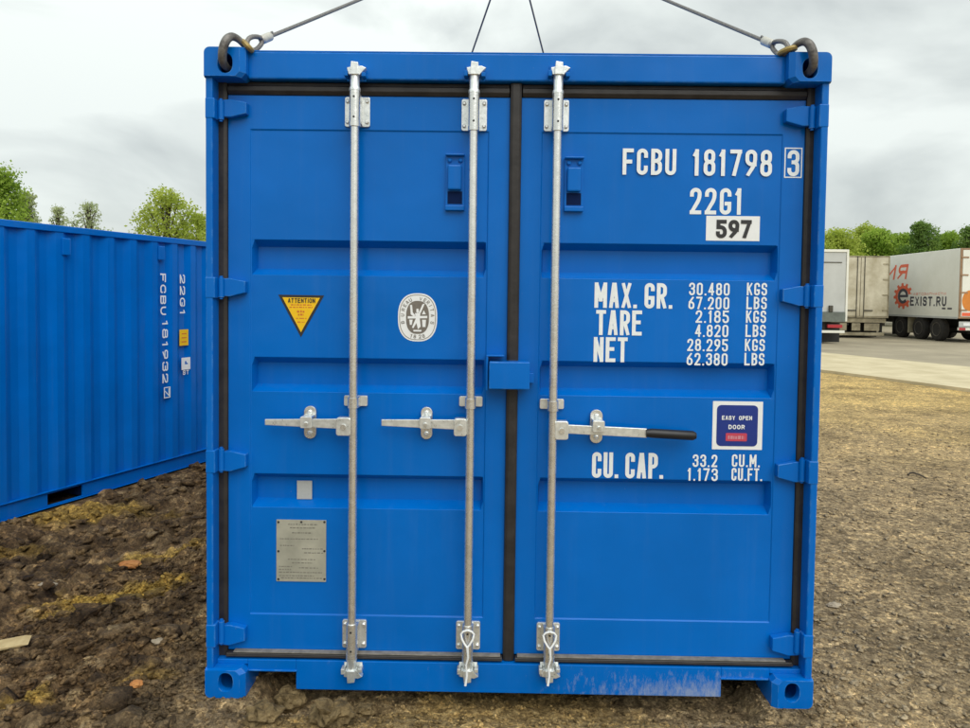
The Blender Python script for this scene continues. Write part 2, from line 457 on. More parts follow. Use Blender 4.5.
HF = 0.050
YD = 0.090                                # front of the door leaves
def face_text(parent, s, x0, x1, ytop, ybot, m_=None, sw=0.145, y=YD, name='stencil_lettering', gap=None):
    yc = (ytop+ybot)/2; xc = (x0+x1)/2
    a = P(x0, yc, y).x; b = P(x1, yc, y).x; zt = P(xc, ytop, y).z; zb = P(xc, ybot, y).z
    mb = MB()
    text_mesh(mb, s, (a, y-0.0008, zb), (1,0,0), (0,0,1), (0,-1,0), b-a, zt-zb, sw, gap)
    return mb.build(name, m_ or M_WHITE, parent)
def face_rect(px0, px1, py0, py1, y=YD):
    yc = (py0+py1)/2; xc = (px0+px1)/2
    return P(px0, yc, y).x, P(px1, yc, y).x, P(xc, py1, y).z, P(xc, py0, y).z
def rrect(x0, x1, z0, z1, r, k=5):
    pts = []
    for cx, cz, a0 in ((x1-r, z0+r, -90), (x1-r, z1-r, 0), (x0+r, z1-r, 90), (x0+r, z0+r, 180)):
        for i in range(k+1):
            a = R(a0+90*i/k); pts.append((cx+r*math.cos(a), cz+r*math.sin(a)))
    return pts

# ------------------------------------------------------------------ ground
def fade(t): return t*t*t*(t*(t*6-15)+10)
def vnoise(x, y, seed):
    xi = np.floor(x).astype(np.int64); yi = np.floor(y).astype(np.int64)
    xf = fade(x-xi); yf = fade(y-yi)
    def h(a, b):
        n = (a*374761393 + b*668265263 + seed*982451653) & 0x7fffffff
        n = ((n ^ (n >> 13))*1274126177) & 0x7fffffff
        return ((n ^ (n >> 16)) & 0xffff)/65535.0
    return (h(xi, yi)*(1-xf)+h(xi+1, yi)*xf)*(1-yf) + (h(xi, yi+1)*(1-xf)+h(xi+1, yi+1)*xf)*yf
def fbm(x, y, sc, octv, seed, gain=0.5):
    s_ = 0; a = 1; tot = 0
    for o in range(octv):
        c, n_ = math.cos(o*0.9), math.sin(o*0.9)
        s_ = s_ + a*vnoise((x*c-y*n_)*sc, (x*n_+y*c)*sc, seed+o*17); tot += a; a *= gain; sc *= 2.03
    return s_/tot
def ridged(x, y, sc, octv, seed):
    s_ = 0; a = 1; tot = 0
    for o in range(octv):
        c, n_ = math.cos(o*1.3+.4), math.sin(o*1.3+.4)
        s_ = s_ + a*(1-np.abs(2*vnoise((x*c-y*n_)*sc, (x*n_+y*c)*sc, seed+o*31)-1)); tot += a; a *= 0.5; sc *= 2.1
    return s_/tot
def sstep(a, b, x):
    t_ = np.clip((x-a)/(b-a), 0, 1); return t_*t_*(3-2*t_)
DROP = 0.335
def ground_masks(x, y):
    left = sstep(-1.15, -1.75, x)*sstep(14, 10, y)
    return left
def ground_h(x, y):
    x = np.asarray(x, float); y = np.asarray(y, float)
    left = sstep(-1.0, -1.7, x)
    near = sstep(26, 10, np.hypot(x, y))
    base = -DROP*sstep(-1.35, -3.0, x)*sstep(-0.8, 2.0, y)
    base = base - 0.10*sstep(-1.3, -2.6, x)*(1-sstep(-0.8, 2.0, y))
    under = sstep(1.25, 1.05, np.abs(x))*sstep(-0.16, 0.06, y)*sstep(6.4, 6.0, y)
    lump = (fbm(x, y, 1.3, 4, 3)-0.5)*0.16 + (ridged(x, y, 3.1, 4, 9)-0.55)*0.13 + (fbm(x, y, 9.0, 4, 21)-0.5)*0.09 + (ridged(x, y, 17.0, 3, 29)-0.55)*0.035 + (fbm(x, y, 34.0, 2, 23)-0.5)*0.022
    lump = lump + 0.05*np.clip(fbm(x, y, 5.2, 3, 40)-0.55, 0, 1)*3
    flat = (fbm(x, y, 0.8, 3, 5)-0.5)*0.035 + (fbm(x, y, 7.0, 4, 6)-0.5)*0.016 + (fbm(x, y, 26.0, 3, 8)-0.5)*0.010
    h = base + left*near*lump + (1-left)*flat*near
    # dug lower under the container to deepen the shadow below the sill; a little loose soil pushed against its left front corner
    foot = np.maximum(0, 1-np.maximum(np.abs(np.abs(x)-1.14)/0.16, np.abs(y-0.09)/0.16))
    h = h*(1-under) + under*(-0.075 + (fbm(x, y, 14, 3, 66)-0.5)*0.03)
    h = h*(1-np.minimum(1, foot*4)) + np.minimum(1, foot*4)*0.002
    # the ground is graded level where the other container stands
    u, v = lc_local(x, y)
    onpad = sstep(1.50, 1.24, np.abs(u))*sstep(-0.3, 0.1, v)*sstep(6.4, 6.0, v)
    h = h*(1-onpad) + onpad*(-DROP-0.01)
    h = h - 0.05*sstep(8.0, 14.0, y)*(x > 0)*0
    return h

# the other container: its visible long side runs from (0,217)-(0,523) to the vanishing point (747,301)
_vp = ray(747, 301); A_LC = math.atan2(_vp.x, _vp.y)
_d0 = ray(0, 217); _d1 = ray(0, 523)
_h0 = Vector((_d0.x, _d0.y)); _h1 = Vector((_d1.x, _d1.y))
_s = 2.591/(_d0.z/_h0.length - _d1.z/_h1.length)
_p0 = CAM + _d0*(_s/_h0.length)
LC_Z = _p0.z-2.591
LC_DIR = Vector((math.sin(A_LC), math.cos(A_LC), 0)); LC_N = Vector((math.cos(A_LC), -math.sin(A_LC), 0))
DROP = -LC_Z-0.0
_pf = PL(226, 300, Vector((_p0.x, _p0.y, 0)), LC_N)       # where its far corner hides behind the near container
LC_ORG = Vector((_pf.x, _pf.y, LC_Z)) - LC_DIR*6.058 - LC_N*1.219
def lc_local(x, y):
    dx = x-LC_ORG.x; dy = y-LC_ORG.y
    return dx*LC_N.x + dy*LC_N.y, dx*LC_DIR.x + dy*LC_DIR.y

def axis(segs):
    out = [segs[0][0]]
    for a, b, st in segs:
        n = max(1, int(round((b-a)/st))); out += [a+(b-a)*(i+1)/n for i in range(n)]
    return np.array(out)
xs = axis([(-900,-100,100),(-100,-20,10),(-20,-6,1.0),(-6,-4.2,0.06),(-4.2,-3.0,0.02),(-3.0,-1.0,0.012),(-1.0,1.3,0.03),(1.3,3.2,0.025),(3.2,6,0.06),(6,14,0.4),(14,40,2),(40,100,15),(100,900,100)])
ys = axis([(-300,-20,40),(-20,-3,2),(-3,-1.0,0.2),(-1.0,1.8,0.012),(1.8,4.0,0.022),(4.0,7.5,0.06),(7.5,14,0.2),(14,40,1.5),(40,120,10),(120,1500,150)])
X, Y = np.meshgrid(xs, ys)
Z = ground_h(X, Y)
nx, ny = len(xs), len(ys)
V_ = np.stack([X.ravel(), Y.ravel(), Z.ravel()], -1)
idx = np.arange(nx*ny).reshape(ny, nx)
Q = np.stack([idx[:-1,:-1].ravel(), idx[:-1,1:].ravel(), idx[1:,1:].ravel(), idx[1:,:-1].ravel()], -1)
gm = bpy.data.meshes.new('ground')
gm.vertices.add(len(V_)); gm.vertices.foreach_set('co', V_.ravel())
gm.loops.add(Q.size); gm.loops.foreach_set('vertex_index', Q.ravel().astype(np.int32))
gm.polygons.add(len(Q)); gm.polygons.foreach_set('loop_start', (np.arange(len(Q))*4).astype(np.int32))
gm.polygons.foreach_set('use_smooth', np.ones(len(Q), bool))
gm.update(calc_edges=True)
# soil kinds: R = graded gravel, G = ochre clay patches, B = pale sand
def soil_attr(xr, yr):
    grav = sstep(-1.6, -0.5, xr + 0.7*(fbm(xr, yr, 2.2, 4, 51)-0.5))
    och = np.zeros_like(xr); n_ = fbm(xr, yr, 3.0, 5, 77)
    for (px, py, rx, ry, z, amt) in OCHRE:
        c = G(px, py, z); d = np.sqrt(((xr-c.x)/rx)**2 + ((yr-c.y)/ry)**2) + (n_-0.5)*1.5
        och = np.maximum(och, amt*sstep(1.05, 0.4, d))
    och = np.maximum(och, 0.4*sstep(1.1, 0.5, np.abs((xr+0.05)/0.95)+np.abs((yr+0.15)/0.5)*0.6 + (fbm(xr, yr, 4, 3, 12)-0.5)*0.8))
    sand = sstep(2.5, 10.5, yr + 4*(fbm(xr, yr, 0.7, 4, 90)-0.5))*sstep(0, 2, xr)
    return np.stack([grav, och, sand, np.ones_like(xr)], -1)
OCHRE = ((95,600,0.72,0.20,-0.2,1.0),(175,556,0.40,0.20,-0.25,0.9),(95,515,0.7,0.35,-0.33,0.7),(30,548,0.4,0.15,-0.3,0.5),
          (50,610,0.3,0.15,-0.2,0.6),(25,722,0.16,0.09,-0.12,0.9),(140,700,0.16,0.09,-0.1,0.5))
ca = gm.color_attributes.new('soil', 'FLOAT_COLOR', 'POINT')
ca.data.foreach_set('color', soil_attr(X.ravel(), Y.ravel()).ravel().astype(np.float32))
def soil_material():
    M = bpy.data.materials.new('bare_soil'); M.use_nodes = True
    t = M.node_tree; b = t.nodes['Principled BSDF']; L = t.links.new
    b.inputs['Roughness'].default_value = 0.82; b.inputs['Specular IOR Level'].default_value = 0.22
    g = t.nodes.new('ShaderNodeNewGeometry')
    at = t.nodes.new('ShaderNodeVertexColor'); at.layer_name = 'soil'
    sp = t.nodes.new('ShaderNodeSeparateColor'); L(at.outputs[0], sp.inputs[0])
    def noise(sc, det, ro=0.65):
        n = t.nodes.new('ShaderNodeTexNoise'); n.inputs['Scale'].default_value = sc; n.inputs['Detail'].default_value = det
        n.inputs['Roughness'].default_value = ro; L(g.outputs['Position'], n.inputs['Vector']); return n
    def ramp(src, stops):
        r = t.nodes.new('ShaderNodeValToRGB'); e = r.color_ramp.elements
        while len(e) < len(stops): e.new(0.5)
        for k, (p, c) in enumerate(stops): e[k].position = p; e[k].color = (*c, 1)
        L(src, r.inputs[0]); return r.outputs[0]
    def mix(fac, a, c, mode='MIX'):
        x = t.nodes.new('ShaderNodeMixRGB'); x.blend_type = mode
        if isinstance(fac, float): x.inputs[0].default_value = fac
        else: L(fac, x.inputs[0])
        L(a, x.inputs[1]); L(c, x.inputs[2]); return x.outputs[0]
    n1 = noise(5.5, 9); n2 = noise(34, 6, 0.7); n3 = noise(120, 4, 0.75)
    dark = ramp(n1.outputs[0], [(0.33,(0.055,0.034,0.019)),(0.47,(0.145,0.093,0.048)),(0.58,(0.28,0.188,0.098)),(0.70,(0.52,0.39,0.22))])
    och_c = ramp(n2.outputs[0], [(0.3,(0.30,0.185,0.04)),(0.55,(0.56,0.37,0.085)),(0.75,(0.66,0.49,0.17))])
    grv = ramp(n2.outputs[0], [(0.34,(0.21,0.150,0.084)),(0.5,(0.42,0.315,0.182)),(0.64,(0.61,0.475,0.29))])
    snd = ramp(n2.outputs[0], [(0.34,(0.36,0.245,0.09)),(0.5,(0.58,0.42,0.17)),(0.66,(0.70,0.54,0.26))])
    c = mix(sp.outputs[0], dark, grv)
    c = mix(sp.outputs[1], c, och_c)
    c = mix(sp.outputs[2], c, snd)
    vo = t.nodes.new('ShaderNodeTexVoronoi'); vo.inputs['Scale'].default_value = 26; vo.inputs['Randomness'].default_value = 1
    dn = t.nodes.new('ShaderNodeMixRGB'); dn.inputs[0].default_value = 0.06; L(g.outputs['Position'], dn.inputs[1]); L(noise(14, 3).outputs['Color'], dn.inputs[2]); L(dn.outputs[0], vo.inputs['Vector'])
    vs_ = t.nodes.new('ShaderNodeSeparateColor'); L(vo.outputs['Color'], vs_.inputs[0])
    cell = ramp(vs_.outputs[0], [(0.0,(0.50,0.48,0.46)),(0.45,(0.92,0.91,0.90)),(0.80,(1.15,1.13,1.08)),(1.0,(1.75,1.68,1.52))])
    c = mix(0.8, c, cell, 'MULTIPLY')
    vo2 = t.nodes.new('ShaderNodeTexVoronoi'); vo2.inputs['Scale'].default_value = 75; L(dn.outputs[0], vo2.inputs['Vector'])
    vs2 = t.nodes.new('ShaderNodeSeparateColor'); L(vo2.outputs['Color'], vs2.inputs[0])
    cell2 = ramp(vs2.outputs[1], [(0.0,(0.55,0.54,0.52)),(0.6,(1.0,1.0,1.0)),(0.9,(1.2,1.18,1.12)),(1.0,(2.0,1.95,1.8))])
    c = mix(0.8, c, cell2, 'MULTIPLY')
    fine = ramp(n3.outputs[0], [(0.30,(0.45,0.43,0.40)),(0.5,(1,1,1)),(0.72,(1.5,1.46,1.38))])
    c = mix(0.85, c, fine, 'MULTIPLY')
    big = ramp(noise(1.1, 8, 0.72).outputs[0], [(0.36,(0.50,0.49,0.48)),(0.50,(0.92,0.92,0.92)),(0.66,(1.25,1.22,1.16))])
    c = mix(1.0, c, big, 'MULTIPLY')
    L(c, b.inputs['Base Color'])
    b1 = t.nodes.new('ShaderNodeBump'); b1.inputs['Strength'].default_value = 0.9; b1.inputs['Distance'].default_value = 0.03
    L(n2.outputs[0], b1.inputs['Height'])
    b2 = t.nodes.new('ShaderNodeBump'); b2.inputs['Strength'].default_value = 0.8; b2.inputs['Distance'].default_value = 0.010
    L(n3.outputs[0], b2.inputs['Height']); L(b1.outputs[0], b2.inputs['Normal'])
    L(b2.outputs[0], b.inputs['Normal'])
    return M
M_SOIL = soil_material()
gm.materials.append(M_SOIL)
ground = bpy.data.objects.new('ground', gm); COL.objects.link(ground)
tag(ground, 'bare brown soil, churned and lumpy on the left, graded gravel on the right', kind='structure')

# concrete road and asphalt lot, right background
M_CONC = mat('pale_concrete', (0.44, 0.37, 0.22), 0.85, var_col=(0.60, 0.52, 0.34), vscale=1.3, bump=0.3, bscale=20, detail=9)
M_ASPH = mat('dusty_asphalt', (0.22, 0.19, 0.13), 0.9, var_col=(0.36, 0.31, 0.215), vscale=0.45, bump=0.3, bscale=30, detail=9)
r0 = G(825, 373, 0); r1 = G(970, 392, 0)
rd = Vector((r0.x-r1.x, r0.y-r1.y, 0)).normalized(); rn = Vector((rd.y, -rd.x, 0))
if rn.x < 0: rn = -rn
def strip(name, m_, p, d, n, a0, a1, w0, w1, z0, z1, label):
    mb = MB(); k = 40; jit = random.Random(5)
    for i in range(k):
        s0 = a0+(a1-a0)*i/k; s1 = a0+(a1-a0)*(i+1)/k
        e0 = 0.10*math.sin(s0*0.9)+0.06*math.sin(s0*2.3); e1 = 0.10*math.sin(s1*0.9)+0.06*math.sin(s1*2.3)
        q = [p+d*s0+n*(w0+e0), p+d*s0+n*w1, p+d*s1+n*w1, p+d*s1+n*(w0+e1)]
        mb.add([(v.x, v.y, z1) for v in q]+[(v.x, v.y, z0) for v in q], [(0,1,2,3),(0,3,7,4),(1,5,6,2)] )
    o = mb.build(name, m_); tag(o, label, kind='structure'); return o
pr = Vector((r1.x, r1.y, 0))
strip('road', M_CONC, pr, rd, rn, -30, 90, 0.0, 4.5, -0.3, 0.06, 'pale concrete road strip crossing the right background')
mb = MB(); q = [pr+rd*(-30)+rn*4.55, pr+rd*(-30)+rn*70, pr+rd*90+rn*70, pr+rd*90+rn*4.55]
mb.add([(v.x, v.y, 0.035) for v in q], [(0,1,2,3)])
tag(mb.build('parking_lot', M_ASPH), 'dusty grey asphalt lot under the parked trailers', kind='structure')

# ------------------------------------------------------------------ containers
CW, CL, CH = 1.219, 6.058, 2.591
def casting(parent, sx, top, y_front=True, m_=None):
    """ISO corner casting: block with chamfered inner edge and an oval aperture in the end face"""
    w, h, d = 0.162, 0.118, 0.178
    zc0, zc1 = (CH-h, CH) if top else (0.0, h)
    bm = bmesh.new()
    # outline in (u, z): u measured from the outer edge towards the container's middle
    def outline(inset_in, inset):
        r_ = 0.022
        pts = []
        u0, u1 = inset, w-inset_in
        za, zb = zc0+inset, zc1-inset
        zo = zb if top else za            # outer (top or bottom) edge
        zi = za if top else zb
        sg = 1 if top else -1
        pts = [(u1, zi+sg*0.018), (u1, zo)]
        for k in range(6):
            a = R(90*k/5)
            pts.append((u0+r_-r_*math.sin(a), zo-sg*(r_-r_*math.cos(a))))
        pts += [(u0, zi), (u1-0.018, zi)]
        return pts
    f0 = outline(0.020, 0.003); f1 = outline(0.0, 0.0)
    hu, hz = 0.086, (zc0+zc1)/2 + (-0.006 if top else 0.008)
    hole = []
    rw, rh = 0.030, 0.039
    for k in range(24):
        a = 2*math.pi*k/24
        c_, s_ = math.cos(a), math.sin(a)
        hole.append((hu+rw*math.copysign(abs(c_)**0.85, c_), hz+rh*math.copysign(abs(s_)**0.85, s_)))
    def X_(u): return sx*(CW-u)
    ydir = 1 if y_front else -1; ybase = 0 if y_front else CL
    def mk(pts, yy): return [bm.verts.new((X_(u), ybase+ydir*yy, z)) for u, z in pts]
    A = mk(f0, 0.0); B = mk(f1, 0.016); C = mk(f1, d); Hf = mk(hole, 0.0); Hf2 = mk([(hu+(u-hu)*0.95, hz+(z-hz)*0.95) for u, z in hole], 0.008)
    Hb = mk([(hu+(u-hu)*0.95, hz+(z-hz)*0.95) for u, z in hole], 0.030)
    Hc = mk([(hu+(u-hu)*2.0, hz+(z-hz)*1.28) for u, z in hole], 0.032)
    Hd = mk([(hu+(u-hu)*2.0, hz+(z-hz)*1.28) for u, z in hole], 0.165)
    def bridge(a, b):
        n = len(a)
        for i in range(n): bm.faces.new((a[i], a[(i+1) % n], b[(i+1) % n], b[i]))
    bridge(A, B); bridge(B, C); bm.faces.new(C)
    bridge(Hf, Hf2); bridge(Hf2, Hb); bridge(Hb, Hc); bridge(Hc, Hd); bm.faces.new(Hd)
    ed = []
    for lp in (A, Hf):
        for i in range(len(lp)):
            e = bm.edges.get((lp[i], lp[(i+1) % len(lp)]))
            ed.append(e)
    bmesh.ops.triangle_fill(bm, use_beauty=True, use_dissolve=False, edges=ed)
    bmesh.ops.recalc_face_normals(bm, faces=bm.faces)
    me = bpy.data.meshes.new('corner_casting'); bm.to_mesh(me); bm.free()
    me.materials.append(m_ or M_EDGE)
    o = bpy.data.objects.new('corner_casting', me); COL.objects.link(o); o.parent = parent
    return o

def corr_profile(a0, a1, pitch=0.278, depth=0.036):
    out = [(a0, 0.0)]; n = int((a1-a0-0.12)/pitch)
    off = (a1-a0-n*pitch)/2
    x = a0+off
    for i in range(n):
        b = x+i*pitch
        out += [(b+0.036, 0.0), (b+0.104, depth), (b+0.174, depth), (b+0.242, 0.0)]
    out.append((a1, 0.0)); return out
def body(root, door_end, pockets):
    for sx in (-1, 1):
        for top in (False, True):
            for fr in (True, False):
                casting(root, sx, top, fr)
    for sx in (-1, 1):
        # corrugated side wall: a thin sheet with both faces
        pr_ = corr_profile(0.15, CL-0.15); mb = MB(); n = len(pr_)
        z0, z1 = 0.156, CH-0.075
        vs = []
        for off in (0.012, 0.016):
            for (yy, dd) in pr_:
                vs += [(sx*(CW-off-dd), yy, z0), (sx*(CW-off-dd), yy, z1)]
        fs = []
        for q in (0, 1):
            for i in range(n-1):
                o = q*2*n+2*i; fs.append((o, o+2, o+3, o+1))
        mb.add(vs, fs)
        mb.build('side_wall', M_BLUE, root)
        MB().box(min(sx*CW*0.997, sx*(CW-0.07)), max(sx*CW*0.997, sx*(CW-0.07)), 0.178, CL-0.178, CH-0.075, CH-0.014).build('top_side_rail', M_BLUE, root, bevel=0.006)
        # bottom side rail with fork pockets
        xa, xb = sorted((sx*(CW-0.024), sx*(CW-0.05)))
        mb = MB(); cuts = [0.178]
        for (p0, p1) in pockets: cuts += [p0, p1]
        cuts.append(CL-0.178)
        for i in range(0, len(cuts), 2): mb.box(xa, xb, cuts[i], cuts[i+1], 0.014, 0.150)
        for (p0, p1) in pockets:
            mb.box(xa, xb, p0, p1, 0.128, 0.150); mb.box(xa, xb, p0, p1, 0.014, 0.024)
        rl = mb.build('bottom_side_rail', M_BLUE, root, bevel=0.003)
        xa, xb = sorted((sx*(CW-0.0005), sx*(CW-0.045)))
        MB().box(xa, xb, 0.179, CL-0.179, 0.1505, 0.156).build('rail_flange', M_BLUE, rl)
        MB().box(xa, xb, 0.179, CL-0.179, 0.0085, 0.0135).build('rail_flange', M_BLUE, rl)
        # corner posts
        for yy in (0, 1):
            if door_end and yy == 0: continue
            y0, y1 = ((0.006, 0.15) if yy == 0 else (CL-0.15, CL-0.006))
            xa, xb = sorted((sx*(CW-0.003), sx*(CW-0.14)))
            MB().box(xa, xb, y0, y1, 0.118, CH-0.118).build('corner_post', M_BLUE, root, bevel=0.008)
    for (p0, p1) in pockets:                       # pocket tunnels
        mb = MB()
        mb.box(-CW+0.06, CW-0.06, p0, p0+0.006, 0.024, 0.128); mb.box(-CW+0.06, CW-0.06, p1-0.006, p1, 0.024, 0.128)
        mb.build('fork_pocket', M_DARK, root)
    MB().box(-CW+0.06, CW-0.06, 0.20, CL-0.06, 0.132, 0.165).build('floor', M_DARK, root)
    # roof with shallow cross ribs
    mb = MB(); vs = []; fs = []; pr_ = corr_profile(0.12, CL-0.12, 0.209, 0.02); n = len(pr_)
    for (yy, dd) in pr_: vs += [(-CW+0.06, yy, CH-0.022-dd), (CW-0.06, yy, CH-0.022-dd)]
    for i in range(n-1): fs.append((2*i, 2*i+1, 2*i+3, 2*i+2))
    mb.add(vs, fs); mb.build('roof', M_BLUE, root)
    for yy in ((1,) if door_end else (0, 1)):
        yw = CL-0.012 if yy else 0.012; sg = -1 if yy else 1
        pr_ = corr_profile(-CW+0.13, CW-0.13, 0.25, 0.045); n = len(pr_); vs = []; fs = []
        for (xx, dd) in pr_: vs += [(xx, yw+sg*dd, 0.150), (xx, yw+sg*dd, CH-0.11)]
        for i in range(n-1): fs.append((2*i, 2*i+2, 2*i+3, 2*i+1))
        MB().add(vs, fs).build('end_wall', M_BLUE, root)
        ya, yb = sorted((yw-sg*0.004, yw+sg*0.055))
        MB().box(-CW+0.165, CW-0.165, ya, yb, 0.02, 0.150).build('end_sill', M_BLUE, root, bevel=0.004)
        MB().box(-CW+0.165, CW-0.165, ya, yb, CH-0.11, CH-0.02).build('end_header', M_BLUE, root, bevel=0.004)

# --- the hoisted container, door end towards us
C1 = empty('shipping_container', (0, 0, 0), 0,
           'large blue steel container with closed double doors facing us, filling the middle', 'container', 'blue shipping containers')
body(C1, True, [])
# door posts
xl0 = -CW+0.003; 
for sx in (-1, 1):
    po = MB()
    xa, xb = sorted((sx*(CW-0.003), sx*(CW-0.031)))
    po.box(xa, xb, 0.014, 0.15, 0.116, CH-0.116)
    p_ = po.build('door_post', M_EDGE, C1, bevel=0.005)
    xa, xb = sorted((sx*(CW-0.0315), sx*(CW-0.075)))
    MB().box(xa, xb, 0.140, 0.155, 0.10, CH-0.10).build('post_return', M_BLUE, p_)
# header and sill
zt = P(517, 53.5, HF).z; zb_ = P(300, 78.8, HF).z
mb = MB(); mb.box(-CW+0.158, CW-0.158, HF, 0.14, zb_, zt)
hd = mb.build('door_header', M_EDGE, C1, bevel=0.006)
mb = MB(); mb.box(-CW+0.158, CW-0.158, 0.055, 0.26, zt+0.001, zt+0.006); mb.build('header_roof_plate', M_BLUE, hd)
zs_t = P(300, 660.5, HF).z; zs_b = P(400, 691.5, HF).z
nl0, nl1, nzb, nzt = face_rect(249, 296, 671.5, 690, HF); _, _, _, nzt = face_rect(249, 296, 671.0, 690, HF)
nr0, nr1 = P(721, 690, HF).x, P(768, 690, HF).x
def slab(poly): return poly
mb = MB()
mb.prism_y([(nl1, zs_b), (nr0, zs_b), (nr0, zs_t), (nl1, zs_t)], HF, 0.09)
mb.box(-CW+0.158, nl1, HF+0.0005, 0.09, nzt, zs_t-0.0004); mb.box(nr0, CW-0.158, HF+0.0005, 0.09, nzt, zs_t-0.0004)
for sx in (-1, 1):
    xa, xb = sorted((sx*(CW-0.0315), sx*(CW-0.1585)))
    mb.box(xa, xb, HF+0.001, 0.09, 0.1165, zs_t-0.0008)
sill = mb.build('door_sill', M_SILL, C1, bevel=0.003)
mb = MB(); mb.box(nl1+0.004, nr0-0.004, 0.09, 0.24, zs_b+0.004, zs_b+0.010); mb.box(-CW+0.158, CW-0.158, 0.0905, 0.25, zs_t-0.012, zs_t-0.004)
mb.box(nl1+0.001, nl1+0.007, 0.091, 0.30, zs_b+0.012, zs_t-0.013); mb.box(nr0-0.007, nr0-0.001, 0.091, 0.30, zs_b+0.012, zs_t-0.013)
mb.build('sill_channel', M_BLUE, sill)
# notch lips
for (a, b) in ((-CW+0.162, nl1+0.004), (nr0-0.004, CW-0.162)):
    MB().box(a, b, HF-0.005, 0.09, nzt-0.001, nzt+0.006).build('notch_lip', M_EDGE, sill, bevel=0.002)

dz_t = P(300, 95.5, YD).z; dz_b = P(300, 650.5, YD).z
pz_t = P(300, 129.3, YD).z; pz_b = P(300, 615.0, YD).z
GRV = [(P(300, a, YD).z, P(300, b, YD).z) for a, b in ((239.8, 275.0), (357.5, 392.0), (474.3, 508.0))]
def leaf(name, px0, px1, ppx0, ppx1):
    x0 = P(px0, 300, YD).x; x1 = P(px1, 300, YD).x; a = P(ppx0, 300, YD).x; b = P(ppx1, 300, YD).x
    step = 0.0045
    xs_ = [x0, a, a+0.003, a+0.006, a+0.018]
    nseg = 6
    xs_ += [a+0.018+(b-a-0.036)*i/nseg for i in range(1, nseg)]
    xs_ += [b-0.018, b-0.006, b-0.003, b, x1]
    gz = [dz_b, pz_b, pz_b+0.004]
    for (zt_, zb2) in reversed(GRV):
        gz += [zb2, zb2+0.034, zt_-0.034, zt_]
    gz += [pz_t-0.004, pz_t, dz_t]
    def dep(i, j):
        x, z = xs_[i], gz[j]
        if i in (0, 1, len(xs_)-2, len(xs_)-1) or j in (0, 1, len(gz)-2, len(gz)-1): return 0.0
        d = step
        for (zt_, zb2) in GRV:
            if zb2+0.03 < z < zt_-0.03:
                if 4 <= i <= len(xs_)-5: d = step+0.066
        return d
    vs = [(xs_[i], YD+dep(i, j), gz[j]) for j in range(len(gz)) for i in range(len(xs_))]
    nx_ = len(xs_); fs = []
    for j in range(len(gz)-1):
        for i in range(nx_-1):
            fs.append((j*nx_+i, j*nx_+i+1, (j+1)*nx_+i+1, (j+1)*nx_+i))
    # rim going back
    ring = [i for i in range(nx_)] + [j*nx_+nx_-1 for j in range(1, len(gz))] + [(len(gz)-1)*nx_+i for i in range(nx_-2, -1, -1)] + [j*nx_ for j in range(len(gz)-2, 0, -1)]
    base = len(vs); vs += [(vs[k][0], YD+0.055, vs[k][2]) for k in ring]
    n = len(ring)
    for k in range(n):
        k2 = (k+1) % n; fs.append((ring[k], base+k, base+k2, ring[k2]))
    fs.append(tuple(base+k for k in range(n)))
    mb = MB().add(vs, fs)
    return mb.build(name, M_BLUE, C1, bevel=0.0035)
DL = leaf('door', 228.3, 507.5, 250, 487)
DR = leaf('door', 519.0, 800.3, 539.2, 778.5)
DL['label'] = 'left door leaf with two galvanised locking bars'
DR['label'] = 'right door leaf with white stencilled weights and one locking bar'

# gaskets, one run on each side of each leaf
xdl0, xdl1 = P(228.3, 300, YD).x, P(507.5, 300, YD).x
xdr0, xdr1 = P(519.0, 300, YD).x, P(800.3, 300, YD).x
def gasket(parent, x0, x1, z0, z1, y=0.076):
    mb = MB()
    vert = (z1-z0) > (x1-x0)
    if vert:
        poly = [(x0, 0.030), (x0+0.002, 0.006), (x0+(x1-x0)*0.25, 0.0), (x0+(x1-x0)*0.75, 0.0), (x1-0.002, 0.006), (x1, 0.030)]
        n = len(poly); vs = [(a, y+d, z0) for a, d in poly] + [(a, y+d, z1) for a, d in poly]
    else:
        poly = [(z0, 0.030), (z0+0.002, 0.010), (z0+(z1-z0)*0.3, 0.0), (z0+(z1-z0)*0.62, 0.0), (z0+(z1-z0)*0.70, 0.007), (z1-0.002, 0.009), (z1, 0.030)]
        n = len(poly); vs = [(x0, y+d, a) for a, d in poly] + [(x1, y+d, a) for a, d in poly]
    fs = [(i, (i+1) % n, (i+1) % n+n, i+n) for i in range(n)] + [tuple(range(n)), tuple(range(2*n-1, n-1, -1))]
    return mb.add(vs, fs).build('gasket', M_RUBBER, parent, bevel=0.002)
gz0, gz1 = dz_b, dz_t
gasket(DL, xdl0-0.056, xdl0+0.001, zs_t+0.002, gz1+0.062)  # rubber widened over the recess, its black standing in for the shade there
gasket(DR, xdr1-0.001, xdr1+0.056, zs_t+0.002, gz1+0.062)  # likewise widened to paint the right recess's shade
gasket(DL, xdl0+0.0015, (xdl1+xdr0)/2-0.026, gz1-0.001, zb_-0.002)
gasket(DR, (xdl1+xdr0)/2+0.026, xdr1-0.0015, gz1-0.001, zb_-0.002)
gasket(DL, xdl0+0.0015, (xdl1+xdr0)/2-0.026, zs_t+0.003, gz0+0.001, y=0.053)
gasket(DR, (xdl1+xdr0)/2+0.026, xdr1-0.0015, zs_t+0.003, gz0+0.001, y=0.053)
gasket(DR, xdl1-0.001, xdr0+0.001, zs_t+0.003, zb_-0.0025, y=0.068)
# bright dust-worn lip on the lower gasket
M_LIP = mat('dusty_rubber_lip', (0.20, 0.185, 0.16), 0.7, var=0.3, vscale=30)
for (D_, a, b) in ((DL, xdl0+0.03, xdl1-0.01), (DR, xdr0+0.012, xdr1-0.03)):
    MB().box(a, b, 0.060, 0.0875, gz0+0.0014, gz0+0.006).build('gasket_lip', M_LIP, D_, bevel=0.001)

